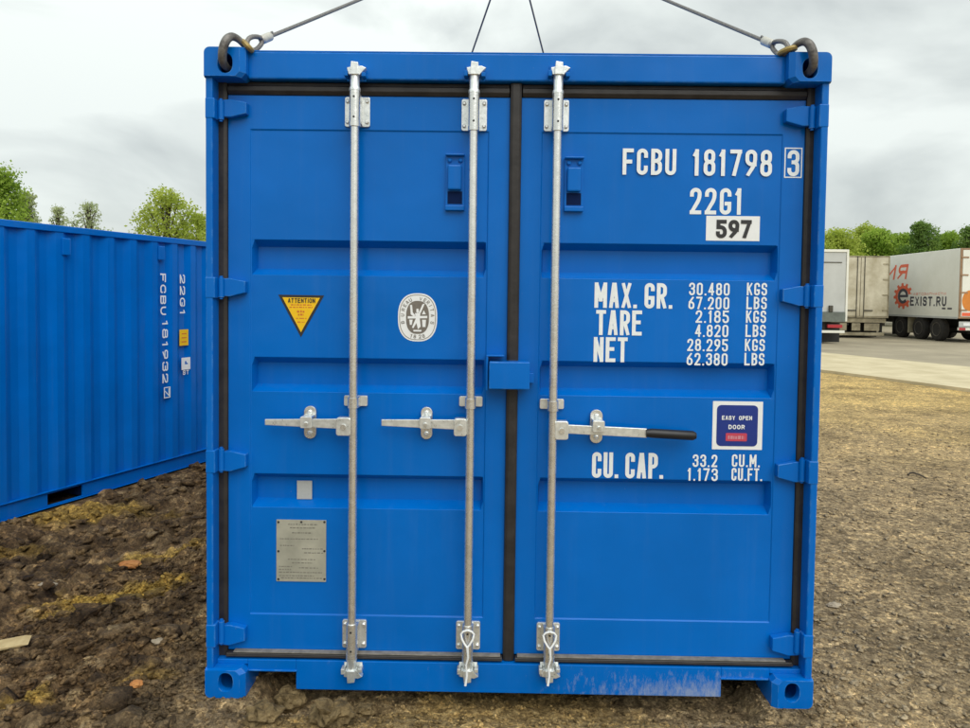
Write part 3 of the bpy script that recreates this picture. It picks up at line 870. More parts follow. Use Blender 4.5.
# hinges
def hinge(parent, px_in, px_out, pyt, pyb, sx):
    yh = 0.066
    xa = P(px_in, (pyt+pyb)/2, yh).x; xb = P(px_out, (pyt+pyb)/2, yh).x
    xm = (px_in+px_out)/2
    zt_, zb2 = P(xm, pyt, yh).z, P(xm, pyb, yh).z
    h = zt_-zb2; k = xb-xa
    # blade outline: tall knuckle end, tapering nose on the door
    poly = [(xa, zb2+0.22*h), (xa+0.45*k, zb2), (xb, zb2+0.06*h), (xb, zt_-0.10*h), (xa+0.45*k, zt_), (xa, zt_-0.16*h)]
    mb = MB(); mb.prism_y(poly, yh-0.010, YD-0.0004)
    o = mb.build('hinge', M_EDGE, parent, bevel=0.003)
    return xb, zt_, zb2
HG = [(247, 211.5, 99.5, 117.5), (245.8, 211.5, 278, 296.5), (246.5, 211.5, 450.5, 471), (245.5, 211.5, 624, 644.5)]
HGR = [(785.5, 822, 106, 126.5), (782, 819, 286, 306), (777, 815, 461.5, 482), (771.5, 808.5, 634.5, 655)]
for a in HG: hinge(DL, *a, -1)
for a in HGR: hinge(DR, *a, 1)
for (L_, sx) in ((HG, -1), (HGR, 1)):
    for (pi_, po_, t_, b_) in L_:
        zt_, zb2 = P(po_, t_, 0.03).z, P(po_, b_, 0.03).z
        xa, xb = sorted((sx*(CW-0.0022), sx*(CW-0.040)))
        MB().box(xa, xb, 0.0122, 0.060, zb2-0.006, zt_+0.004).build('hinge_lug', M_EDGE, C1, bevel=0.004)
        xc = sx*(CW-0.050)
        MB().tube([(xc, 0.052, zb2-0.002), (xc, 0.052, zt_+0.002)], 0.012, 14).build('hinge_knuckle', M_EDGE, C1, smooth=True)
        MB().tube([(xc, 0.052, zb2-0.010), (xc, 0.052, zt_+0.010)], 0.007, 10).build('hinge_pin', M_BLUE, C1)

# locking bars
YR = 0.026                                 # axis of the bars
BOLTS = {}
def bolt_part(name, m_, parent, x, z, y, r=0.0075):
    key = (name, m_.name, r)
    if key not in BOLTS:
        b_ = MB(); bolt(b_, 0, 0, 0, r); o = b_.build(name, m_, parent); BOLTS[key] = o.data
    else:
        o = bpy.data.objects.new(name, BOLTS[key]); COL.objects.link(o); o.parent = parent
    o.location = (x, y, z); return o
def bolt(mb, x, z, y, r=0.0075):
    mb.tube([(x, y, z), (x, y-0.006, z), (x, y-0.009, z)], [r, r, r*0.6], 8)
def lock_bar(D_, xt, xb, top_plate, bot_plate, guide, seal):
    # top_plate/bot_plate/guide: pixel boxes (x0, x1, y0, y1)
    xm = (P(xt, 110, YR).x + P(xb, 640, YR).x)/2
    z_hi = P(xt, 80, YR).z; z_lo = P(xb, 664, YR).z
    MB().tube([(xm, YR, z_lo), (xm, YR, z_hi)], 0.0165, 18).build('lock_bar', M_GALV, D_, smooth=True)
    for (x0, x1, y0, y1), isT in ((top_plate, True), (bot_plate, False)):
        a, b, zl, zh = face_rect(x0, x1, y0, y1, YD-0.01)
        c = (a+b)/2; dx = xm-c; a += dx; b += dx
        mb = MB(); mb.prism_y(rrect(a, b, zl, zh, 0.008), YD-0.010, YD-0.0006)
        br = mb.build('bearing_bracket', M_ZINC, D_, bevel=0.0015)
        mb = MB()
        # saddle wrapped over the bar
        vs = []; n = 13
        for (zz) in (zl+0.004, zh-0.004):
            for i in range(n):
                t_ = math.pi*i/(n-1); vs.append((xm-0.0215*math.cos(t_), YR-0.0215*math.sin(t_), zz))
            vs.append((xm+0.0215, YD-0.009, zz)); vs.append((xm-0.0215, YD-0.009, zz))
        m2 = n+2; fs = [(i, (i+1) % m2, (i+1) % m2+m2, i+m2) for i in range(m2)] + [tuple(range(m2)), tuple(range(2*m2-1, m2-1, -1))]
        mb.add(vs, fs)
        mb.tube([(xm, YR, zl-0.012), (xm, YR, zl+0.0035)], 0.0225, 18); mb.tube([(xm, YR, zh-0.0035), (xm, YR, zh+0.010)], 0.0215, 18)
        mb.build('bar_saddle', M_GALV, D_, smooth=True)
        for xx in (a+0.011, b-0.011):
            for zz in (zl+0.018, zh-0.018): bolt_part('bracket_bolt', M_GALV, D_, xx, zz, YD-0.0100)
        for zz in (zl+0.022, zh-0.018): MB().tube([(xm, YR-0.0213, zz), (xm, YR-0.0222, zz)], 0.0045, 10).build('grease_hole', M_BLACKINK, D_)
        # neck collar and cam with its keeper on the header or sill
        if isT: zc = P(xt, 72, YR).z; za, zbb = zh+0.010, zc-0.012
        else: zc = P(xb, 672, YR).z; za, zbb = zl-0.012, zc+0.012
        mb = MB()
        s_ = 1 if isT else -1
        mb.tube([(xm, YR, za-s_*0.002), (xm, YR, za+s_*0.008), (xm, YR, za+s_*0.014), (xm, YR, zbb)], [0.0225, 0.0225, 0.0185, 0.0185], 18)
        mb.build('cam_collar', M_ZINC, D_, smooth=True)
        mb = MB(); z0 = zbb
        mb.prism_y([(xm-0.024, z0), (xm+0.020, z0-s_*0.002), (xm+0.030, z0+s_*0.010), (xm+0.046, z0+s_*0.026), (xm+0.028, z0+s_*0.034), (xm-0.006, z0+s_*0.031), (xm-0.030, z0+s_*0.027)], 0.014, 0.040)
        mb.prism_y([(xm-0.017, z0-s_*0.003), (xm+0.018, z0-s_*0.003), (xm+0.016, z0+s_*0.044), (xm-0.012, z0+s_*0.048)], 0.002, 0.034)
        mb.build('lock_cam', M_ZINC, D_, bevel=0.002)
        mb = MB()
        mk_ = M_BLUE if isT else M_ZINC
        mb.box(xm-0.040, xm-0.026, 0.008, HF-0.0062, z0+s_*0.004-0.011, z0+s_*0.004+0.011)
        mb.box(xm+0.028, xm+0.044, 0.008, HF-0.0062, z0-s_*0.001-0.008, z0-s_*0.001+0.008)
        mb.box(xm-0.034, xm+0.040, HF-0.006, HF-0.0004, z0-0.018 if isT else z0-0.042, z0+0.042 if isT else z0+0.018)
        mb.build('cam_keeper', mk_, C1, bevel=0.002)
    # guide halfway
    a, b, zl, zh = face_rect(*guide, YD-0.01); dx = xm-(a+b)/2; a += dx; b += dx
    mb = MB(); mb.prism_y(rrect(a, b, zl, zh, 0.006), YD-0.009, YD-0.0006); mb.build('guide_plate', M_ZINC, D_, bevel=0.001)
    mb = MB(); vs = []; n = 13
    for zz in (zl+0.001, zh-0.001):
        for i in range(n):
            t_ = math.pi*i/(n-1); vs.append((xm-0.0215*math.cos(t_), YR-0.0215*math.sin(t_), zz))
        vs.append((xm+0.0215, YD-0.008, zz)); vs.append((xm-0.0215, YD-0.008, zz))
    m2 = n+2; fs = [(i, (i+1) % m2, (i+1) % m2+m2, i+m2) for i in range(m2)] + [tuple(range(m2)), tuple(range(2*m2-1, m2-1, -1))]
    mb.add(vs, fs); mb.tube([(xm, YR-0.0205, (zl+zh)/2), (xm, YR-0.0225, (zl+zh)/2)], 0.004, 8)
    mb.build('guide_strap', M_GALV, D_, smooth=True)
    if seal:                               # white cable tie looped round the lower bracket
        x0, x1, y0, y1 = bot_plate
        _, _, zl, zh = face_rect(x0, x1, y0, y1, YD-0.01)
        yy = YR-0.030
        zc = P(xb, 676, YR).z
        mb = MB()
        zk = zl+0.030+0.02
        left = [(xm, yy+0.004, zh-0.000), (xm-0.016, yy+0.004, zh-0.004), (xm-0.026, yy+0.005, zh-0.016), (xm-0.022, yy, zh-0.034), (xm-0.010, yy-0.003, zh-0.054), (xm, yy-0.004, zk)]
        right = [(2*xm-p[0], p[1], p[2]) for p in left]
        mb.tube(left, 0.0042, 8); mb.tube(right, 0.0042, 8)
        mb.tube([(xm, yy-0.004, zk+0.004), (xm+0.004, yy-0.005, zk-0.04), (xm-0.004, yy-0.002, zl-0.02), (xm, -0.008, zc+0.02), (xm-0.006, -0.012, zc-0.02)], [0.0058, 0.0042, 0.0038, 0.0042, 0.005], 8)
        mb.build('cable_tie', M_VINYL, D_, smooth=True)
    return xm
X1 = lock_bar(DL, 354.5, 352.0, (342.4, 367.5, 96.8, 126.7), (341, 365, 620, 648), (344, 367.4, 395.7, 406), False)
X2 = lock_bar(DL, 473.2, 468.3, (461, 486.4, 99, 130.7), (456, 480, 621.5, 649.5), (458.8, 482, 396.5, 406.5), True)
X3 = lock_bar(DR, 556.8, 550.2, (545, 570, 99.8, 131.2), (537.8, 560.8, 623, 651), (539, 563, 399, 409), True)

def handle(D_, xm, hub, bar, ret, grip=None):
    yb = 0.030
    a, b, zl, zh = face_rect(*hub, yb)
    MB().prism_y(rrect(a, b, zl, zh, 0.010), 0.010, 0.046).build('handle_hub', M_ZINC, D_, bevel=0.003)
    mb = MB(); mb.tube([((a+b)/2, 0.0105, (zl+zh)/2), ((a+b)/2, 0.002, (zl+zh)/2)], 0.011, 12); mb.build('hub_rivet', M_GALV, D_)
    (hx, hy0, hy1), (tx, ty0, ty1) = bar
    y0 = 0.020
    A0, A1, B0, B1 = P(hx, hy0, y0), P(hx, hy1, y0), P(tx, ty0, y0), P(tx, ty1, y0)
    mb = MB()
    def seg(t0, t1, ya, yb2, k=1.0):
        p0 = A0.lerp(B0, t0); p1 = A1.lerp(B1, t0); q0 = A0.lerp(B0, t1); q1 = A1.lerp(B1, t1)
        vs = [(p0.x, ya, p0.z), (q0.x, yb2, q0.z), (q1.x, yb2, q1.z), (p1.x, ya, p1.z)]
        vs += [(x, y+0.009, z) for x, y, z in vs]
        mb.add(vs, [(0,1,2,3),(7,6,5,4),(0,4,5,1),(1,5,6,2),(2,6,7,3),(3,7,4,0)])
    tg = grip if grip else 1.0
    seg(0, tg, 0.026, 0.030); mb.build('handle_bar', M_ZINC, D_, bevel=0.002)
    if grip:
        g0 = (A0.lerp(B0, grip)+A1.lerp(B1, grip))/2; g1 = (B0+B1)/2
        rr = (B0.z-B1.z)/2*1.0
        MB().tube([(g0.x-0.004, 0.034, g0.z), (g0.x+0.02, 0.034, g0.z), (g1.x-0.012, 0.036, g1.z), (g1.x, 0.036, g1.z)], [rr*0.85, rr, rr*1.02, rr*0.7], 14).build('handle_grip', M_GRIP, D_, smooth=True)
    a, b, zl, zh = face_rect(*ret, YD-0.008)
    w = (b-a)/2
    MB().prism_y(rrect(a, b, zl, zh, w*0.95), YD-0.012, YD-0.0006).build('handle_retainer', M_GALV, D_, bevel=0.001)
    zc = (zl+zh)/2; c = (a+b)/2
    mb = MB()
    mb.prism_y(rrect(a+0.001, b-0.001, zc-0.012, zc+0.034, 0.006), 0.012, 0.0215)
    mb.box(a+0.004, b-0.004, 0.0215, YD-0.0115, zc+0.024, zc+0.034)
    mb.build('handle_hasp', M_ZINC, D_, bevel=0.002)
    bolt_part('retainer_bolt', M_ZINC, D_, c, zl+w, YD-0.012, 0.010); bolt_part('retainer_bolt', M_ZINC, D_, c, zh-w, YD-0.012, 0.010)
    MB().tube([(c, 0.0125, zc+0.008), (c+0.002, 0.004, zc+0.006)], 0.007, 8).build('hasp_rivet', M_ZINC, D_)
handle(DL, X1, (337, 351.5, 417, 435), ((338, 419.2, 429.2), (264, 419.7, 425.6)), (304.3, 316.3, 406, 438.5))
handle(DL, X2, (454, 466.8, 418, 435.5), ((455, 420, 430), (381, 420.0, 426.4)), (421, 432.3, 407, 439))
handle(DR, X3, (554.5, 568, 420.5, 439), ((567, 425, 434), (697, 431.8, 441.2)), (590, 602.3, 409.7, 443), grip=0.62)

# hold-back pockets under the top corners of the panels
def holdback(D_, x0, x1, y0, y1):
    a, b, zl, zh = face_rect(x0, x1, y0, y1, YD-0.008)
    h = zh-zl; w = b-a
    yb = YD+0.0042
    mb = MB(); mb.box(a, b, YD-0.006, yb, zl, zh); o = mb.build('hold_back_plate', M_BLUE, D_, bevel=0.002)
    MB().box(a, b, YD-0.026, YD-0.0065, zh-0.008, zh).build('hold_back_lip', M_BLUE, D_, bevel=0.003)
    MB().box(a+0.13*w, b-0.16*w, YD-0.028, YD-0.0065, zl+0.36*h, zl+0.80*h).build('hold_back_hook', M_BLUE, D_, bevel=0.006)
    MB().box(a, b, YD-0.016, YD-0.0065, zl, zl+0.09*h).build('hold_back_foot', M_BLUE, D_, bevel=0.003)
    MB().box(a+0.12*w, b-0.12*w, YD-0.0075, YD-0.0062, zl+0.12*h, zl+0.34*h).build('hold_back_slot_shade', M_DARK, D_)  # dark patch laid on the plate for the shaded opening
    for xx in (a+0.22*w, b-0.22*w): bolt_part('hold_back_bolt', M_BLUE, D_, xx, zl+0.89*h, YD-0.0062, 0.009)
holdback(DL, 445.4, 464.6, 154, 210.5)
holdback(DR, 564.4, 583.6, 157, 211.5)

# lock box over the meeting edge
a, b, zl, zh = face_rect(489, 529.8, 362, 389.5, -0.01)
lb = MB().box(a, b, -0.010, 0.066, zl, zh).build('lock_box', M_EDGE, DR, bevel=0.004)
a2, b2, zl2, zh2 = face_rect(486, 505, 354.8, 390, 0.03)
mb = MB(); mb.box(a2, b2-0.004, 0.012, YD-0.0007, zh2-0.006, zh2); mb.box(a2, a2+0.008, 0.012, YD-0.0007, zl2, zh2-0.0065)
mb.build('lock_box_hood', M_BLUE, DL, bevel=0.0015)
a3, b3, zl3, zh3 = face_rect(527, 538, 378, 384, YD)
mb = MB(); mb.box(b-0.02, b+0.02, 0.045, YD-0.0007, zl+0.02, zl+0.06); mb.build('lock_box_bracket', M_BLUE, DR, bevel=0.002)

# --- stencilled lettering and stickers
face_text(DR, 'FCBU', 622.6, 676.2, 148.6, 174.8)
face_text(DR, '181798', 692.4, 772, 149.5, 176)
a, b, zl, zh = face_rect(784.3, 802, 147.6, 177.8)
mb = MB(); t_ = 0.0045; yy = YD-0.001
mb.box(a, b, yy-0.0004, yy, zh-t_, zh); mb.box(a, b, yy-0.0004, yy, zl, zl+t_); mb.box(a, a+t_, yy-0.0004, yy, zl+t_, zh-t_); mb.box(b-t_, b, yy-0.0004, yy, zl+t_, zh-t_)
mb.build('check_digit_box', M_WHITE, DR)
face_text(DR, '3', 787.4, 799.2, 150.0, 176.2)
YP = YD+0.0045
face_text(DR, '22G1', 689.8, 742.3, 188, 214.4, y=YP)
def plate(parent, name, px0, px1, py0, py1, m_, y=YP, t=0.0012, r=0.0):
    a, b, zl, zh = face_rect(px0, px1, py0, py1, y)
    mb = MB()
    if r: mb.prism_y(rrect(a, b, zl, zh, r), y-t, y-0.0003)
    else: mb.box(a, b, y-t, y-0.0003, zl, zh)
    return mb.build(name, m_, parent), (a, b, zl, zh)
plate(DR, 'number_sticker', 706, 759.6, 216, 240.8, M_VINYL)
face_text(DR, '597', 716, 751.5, 219.8, 238.2, M_BLACKINK, sw=0.21, y=YP-0.0013, name='sticker_lettering', gap=0.14)
for s_, x0, x1, y0, y1 in (('MAX. GR.', 594.5, 672.3, 282.8, 308.2), ('TARE', 596, 641.8, 310.2, 335.2), ('NET', 593.6, 627.4, 337.2, 362.0)):
    face_text(DR, s_, x0, x1, y0, y1, y=YP, sw=0.148, gap=0.22)
rows = [('30.480', 689, 729.6, 282.8, 295.4, 'KGS', 746.8, 767), ('67.200', 688.4, 729.2, 296.8, 309.3, 'LBS', 746.3, 766.6),
        ('2.185', 695.6, 728.8, 310.4, 322.9, 'KGS', 745.9, 766), ('4.820', 695, 728.2, 324.6, 337.0, 'LBS', 745.4, 765.4),
        ('28.295', 687.2, 727.8, 338.9, 351.2, 'KGS', 744.8, 764.8), ('62.380', 686.6, 727.4, 353.0, 365.4, 'LBS', 744.3, 764.2)]
for s_, x0, x1, y0, y1, u_, ux0, ux1 in rows:
    face_text(DR, s_, x0, x1, y0, y1, y=YP, sw=0.145); face_text(DR, u_, ux0, ux1, y0, y1, y=YP, sw=0.145)
face_text(DR, 'CU. CAP.', 592, 663, 452.6, 478.2, y=YP, sw=0.148, gap=0.22)
face_text(DR, '33.2', 692.6, 717.2, 454.5, 467, y=YP, sw=0.145); face_text(DR, '1.173', 687.2, 717.6, 468.2, 480.8, y=YP, sw=0.145)
face_text(DR, 'CU.M.', 731.8, 759.8, 454.5, 467, y=YP, sw=0.145); face_text(DR, 'CU.FT.', 731.4, 762, 468.2, 480.8, y=YP, sw=0.145)

es, _ = plate(DR, 'door_sticker', 712.4, 762.4, 401.4, 449.6, M_VINYL, r=0.002)
plate(DR, 'sticker_panel', 716.6, 757.6, 405.2, 446.2, M_NAVY, y=YP-0.0012, r=0.018)
face_text(DR, 'EASY  OPEN', 721.8, 752, 415.8, 420.0, M_VINYL, sw=0.2, y=YP-0.0024, name='sticker_lettering', gap=0.25)
face_text(DR, 'DOOR', 728.4, 744.6, 424.8, 429.2, M_VINYL, sw=0.2, y=YP-0.0024, name='sticker_lettering', gap=0.25)
plate(DR, 'sticker_badge', 725.6, 746.8, 433.2, 441.2, M_REDBADGE, y=YP-0.0024, r=0.004)
M_PINK = mat('faded_pink_print', (0.55, 0.22, 0.27), 0.5, var=0.1)
def scribble(parent, px0, px1, py0, py1, m_, y, n, name='print_line', seed=1):
    """unreadable small print: a broken line of short dashes"""
    a, b, zl, zh = face_rect(px0, px1, py0, py1, y); r_ = random.Random(seed); mb = MB(); x = a
    while x < b:
        w = (b-a)/n*r_.uniform(0.5, 1.4); x2 = min(b, x+w)
        dz = (zh-zl)*r_.uniform(0.0, 0.25)
        mb.add([(x, y-0.0004, zl), (x2, y-0.0004, zl), (x2, y-0.0004, zh-dz), (x, y-0.0004, zh-dz)], [(0,1,2,3)])
        x = x2 + (b-a)/n*r_.uniform(0.2, 0.5)
    return mb.build(name, m_, parent)
scribble(DR, 728, 744.5, 435.2, 439.2, M_PINK, YP-0.0036, 7, seed=3)

# warning triangle
def tri(p, y):
    return [(P(px, py, y).x, P(px, py, y).z) for px, py in p]
mb = MB(); pts = tri([(278.4, 294.6), (301, 337.2), (324.2, 295.4)], YP); mb.prism_y(pts, YP-0.0012, YP-0.0003); mb.build('warning_triangle', M_BLACKINK, DL)
cx = sum(p[0] for p in pts)/3; cz = sum(p[1] for p in pts)/3
mb = MB(); mb.prism_y([(cx+(x-cx)*0.82, cz+(z-cz)*0.82) for x, z in pts], YP-0.0020, YP-0.0012); mb.build('triangle_field', M_YELLOW, DL)
face_text(DL, 'ATTENTION', 288, 315.2, 298.2, 302.8, M_BLACKINK, sw=0.17, y=YP-0.0021, name='sticker_lettering', gap=0.25)
for k, (x0, x1, y0, y1, m_) in enumerate(((291, 311.5, 304.2, 305.4, M_REDINK), (289.5, 312.5, 306.6, 307.8, M_REDINK), (297, 304.5, 310.2, 312.6, M_REDINK), (298, 303.5, 313.6, 315.6, M_REDINK), (296, 306.5, 317.8, 318.8, M_REDINK), (297.5, 304.5, 321.5, 322.5, M_REDINK))):
    scribble(DL, x0, x1, y0, y1, m_, YP-0.0021, 9 if x1-x0 > 12 else 3, seed=10+k)

# oval class emblem
a, b, zl, zh = face_rect(398, 437.2, 293.2, 341.4, YP); cx, cz = (a+b)/2, (zl+zh)/2; ra, rb = (b-a)/2, (zh-zl)/2
def sell(ra, rb, e=2.5, n=44):
    o = []
    for i in range(n):
        t_ = 2*math.pi*i/n; c_, s_ = math.cos(t_), math.sin(t_)
        o.append((cx+ra*math.copysign(abs(c_)**(2/e), c_), cz+rb*math.copysign(abs(s_)**(2/e), s_)))
    return o
mb = MB(); mb.prism_y(sell(ra, rb), YP-0.0010, YP-0.0003); mb.build('oval_emblem', M_VINYL, DL)
mb = MB(); o1 = sell(ra*0.93, rb*0.94); o2 = sell(ra*0.90, rb*0.917); n = len(o1)
mb.add([(x, YP-0.0016, z) for x, z in o1]+[(x, YP-0.0016, z) for x, z in o2], [(i, (i+1) % n, (i+1) % n+n, i+n) for i in range(n)]); mb.build('emblem_ring', M_GREYINK, DL)
mb = MB(); mb.prism_y(sell(ra*0.585, rb*0.685), YP-0.0020, YP-0.0010); mb.build('emblem_field', M_GREYINK, DL)
mb = MB()
def arc_text(s_, a0, a1, k, inward, h):
    for i, c in enumerate(s_):
        if c == ' ': continue
        t_ = R(a0+(a1-a0)*i/(len(s_)-1)); c_, n_ = math.cos(t_), math.sin(t_)
        px_, pz_ = cx+ra*k*math.copysign(abs(c_)**0.8, c_), cz+rb*k*math.copysign(abs(n_)**0.8, n_)
        up = Vector((c_/ra, 0, n_/rb)).normalized()
        if inward: up = -up
        ri = Vector((up.z, 0, -up.x))
        w = h*0.72
        text_mesh(mb, c, Vector((px_, YP-0.0014, pz_))-ri*w/2-up*h/2, ri, up, (0,-1,0), w, h, 0.16)
arc_text('BUREAU VERITAS', 192, -12, 0.765, False, 0.0145)
arc_text('1828', 252, 288, 0.80, True, 0.0145)
mb.build('emblem_lettering', M_GREYINK, DL)
# the seated figure with scales and ship, reduced to pale strokes
mb = MB(); k = 0
def blob(pts):
    global k
    k += 1
    mb.add([(cx+ra*0.585*u, YP-0.0021-0.0001*k, cz+rb*0.685*v) for u, v in pts], [tuple(range(len(pts)))])
blob([(-0.1,0.52),(0.08,0.52),(0.12,0.34),(0.02,0.24),(-0.12,0.34)])
blob([(-0.22,0.26),(0.24,0.26),(0.20,-0.1),(0.28,-0.55),(0.05,-0.72),(-0.1,-0.35),(-0.35,-0.66),(-0.48,-0.62),(-0.16,-0.08)])
blob([(-0.85,0.06),(0.85,0.10),(0.85,-0.04),(-0.85,-0.08)])
blob([(-0.66,0.75),(-0.48,0.75),(-0.42,0.30),(-0.2,0.12),(-0.32,0.04),(-0.60,0.18)])
blob([(0.2,0.22),(0.30,0.30),(0.62,0.84),(0.42,0.80),(0.10,0.28)])
blob([(0.38,0.18),(0.54,0.44),(0.72,0.20)])
blob([(-0.72,-0.14),(-0.42,-0.14),(-0.5,-0.46),(-0.66,-0.46)])
blob([(0.40,-0.14),(0.74,-0.14),(0.70,-0.58),(0.44,-0.58)])
blob([(-0.38,-0.76),(0.38,-0.76),(0.32,-0.86),(-0.32,-0.86)])
mb.build('emblem_figure', M_VINYL, DL)

# small label (its code left blank) and the data plate
gl, gr = GRV[2]
a, b, zl, zh = face_rect(297, 312, 480.8, 499.2, YD+0.044)
mb = MB(); mb.box(a, b, YD+0.044, YD+0.0459, zl, zh); mb.build('blank_label', M_PAPER, DL)
pl_, (a, b, zl, zh) = plate(DL, 'data_plate', 276.6, 326.2, 519.8, 581.4, M_ALU, t=0.003)
lines = [(288, 318, 524.5), (290, 316, 528.0), (292, 312, 533), (280, 318, 539.0), (280, 294, 545.5), (302, 323, 549), (304, 323, 553), (288, 316, 559.5), (292, 312, 563), (279, 292, 566.5), (279, 291, 569.5), (299, 318, 568), (279, 322, 572.5), (279, 314, 575.8), (281, 322, 578.2)]
M_ENGR = mat('engraved_ink', (0.20, 0.19, 0.155), 0.6, var=0.15)
for k, (x0, x1, y0) in enumerate(lines): scribble(DL, x0, x1, y0-0.55, y0+0.55, M_ENGR, YP-0.0031, max(5, int((x1-x0)/2.2)), name='engraved_line', seed=40+k)
for (px, py) in ((278.6, 522), (301.5, 522), (324.6, 522), (278.6, 551), (324.6, 551), (278.6, 579), (324.6, 579)):
    q = P(px, py, YP); MB().tube([(q.x, YP-0.003, q.z), (q.x, YP-0.0055, q.z)], [0.005, 0.0035], 8).build('plate_rivet', M_BLACKINK, DL)

# --- the second container standing behind on the left
C2 = empty('shipping_container', LC_ORG, -A_LC, 'blue corrugated container seen from its long side at the left edge, on churned soil', 'container', 'blue shipping containers')
side_p = Vector((_p0.x, _p0.y, 0))
def lc_pt(px, py, off=0.0):
    q = PL(px, py, side_p+LC_N*off, LC_N); d = q-LC_ORG
    return Vector((d.dot(LC_N), d.dot(LC_DIR), d.z))
pk0 = lc_pt(49.6, 500).y; pk1 = lc_pt(85, 490).y
body(C2, False, [(pk0, pk1)])
def lc_text(s_, pyt, pyb, pxl, pxr, pxm=None):
    """reads downwards: the tops of the letters point away to the right"""
    ym = (pyt+pyb)/2
    a = lc_pt(pxl, ym); b = lc_pt(pxr, ym); zt_ = lc_pt((pxl+pxr)/2, pyt).z; zb2 = lc_pt((pxl+pxr)/2, pyb).z
    mb = MB()
    # drape: lay letters 1 mm in front of the outer corrugation plane
    text_mesh(mb, s_, (CW-0.009, a.y, zt_), (0,0,-1), (0,1,0), (1,0,0), zt_-zb2, b.y-a.y, 0.20)
    mb.build('stencil_lettering', M_WHITE, C2)
lc_text('FCBU', 273.5, 315, 161, 166.5)
lc_text('181932', 320, 383, 163, 168.5)
lc_text('7', 388.5, 396.5, 165.5, 170)
lc_text('22G1', 274.5, 315, 180.5, 185.5)
def lc_plate(name, px0, px1, py0, py1, m_, t=0.002):
    ym = (py0+py1)/2; xm_ = (px0+px1)/2
    a = lc_pt(px0, ym).y; b = lc_pt(px1, ym).y; zt_ = lc_pt(xm_, py0).z; zb2 = lc_pt(xm_, py1).z
    return MB().box(CW-0.0115, CW-0.0115+t, a, b, zb2, zt_).build(name, m_, C2), (a, b, zb2, zt_)
_, (a, b, zb2, zt_) = lc_plate('check_digit_box', 164.6, 171, 387.0, 398.0, M_BLUE, 0.0018)
mb = MB(); x_ = CW-0.009
for (y0, y1, z0, z1) in ((a, b, zt_-0.01, zt_), (a, b, zb2, zb2+0.01), (a, a+0.012, zb2+0.01, zt_-0.01), (b-0.012, b, zb2+0.01, zt_-0.01)): mb.box(x_, x_+0.0008, y0, y1, z0, z1)
mb.build('digit_frame', M_WHITE, C2)
_, (a, b, zb2, zt_) = lc_plate('yellow_sticker', 180.3, 189, 329.5, 345.5, M_YELLOW)
mb = MB()
for i in range(3): mb.box(CW-0.0094, CW-0.0090, a+0.03, b-0.03, zb2+(0.2+0.25*i)*(zt_-zb2), zb2+(0.27+0.25*i)*(zt_-zb2))
mb.build('print_line', M_REDINK, C2)
_, (a, b, zb2, zt_) = lc_plate('white_sticker', 182.3, 191, 357.5, 369.6, M_VINYL)
mb = MB(); mb.box(CW-0.0094, CW-0.0090, a+0.05, b-0.04, zb2+0.06, zb2+0.075); mb.box(CW-0.0094, CW-0.0090, a+0.05, a+0.07, zb2+0.075, zt_-0.04); mb.box(CW-0.0094, CW-0.0090, a+0.07, b-0.06, zt_-0.06, zt_-0.045)
mb.build('print_line', M_BLUE, C2)
mb = MB(); a = lc_pt(183.5, 372).y; b = lc_pt(189.5, 372).y; zt_ = lc_pt(186, 370.2).z; zb2 = lc_pt(186, 374.6).z
text_mesh(mb, 'ST', (CW-0.009, a, zb2), (0,1,0), (0,0,1), (1,0,0), b-a, zt_-zb2, 0.2); mb.build('stencil_lettering', M_WHITE, C2)
for (px0, px1, py0, py1) in ((62.6, 70.8, 238, 258.6), (159, 165, 246, 263)):
    ym = (py0+py1)/2
    a = lc_pt(px0, ym).y; b = lc_pt(px1, ym).y; zt_ = lc_pt((px0+px1)/2, py0).z; zb2 = lc_pt((px0+px1)/2, py1).z
    mb = MB(); mb.box(CW-0.06, CW+0.003, a, b, zb2+0.03, zt_); mb.build('ventilator', M_BLUE, C2, bevel=0.008)

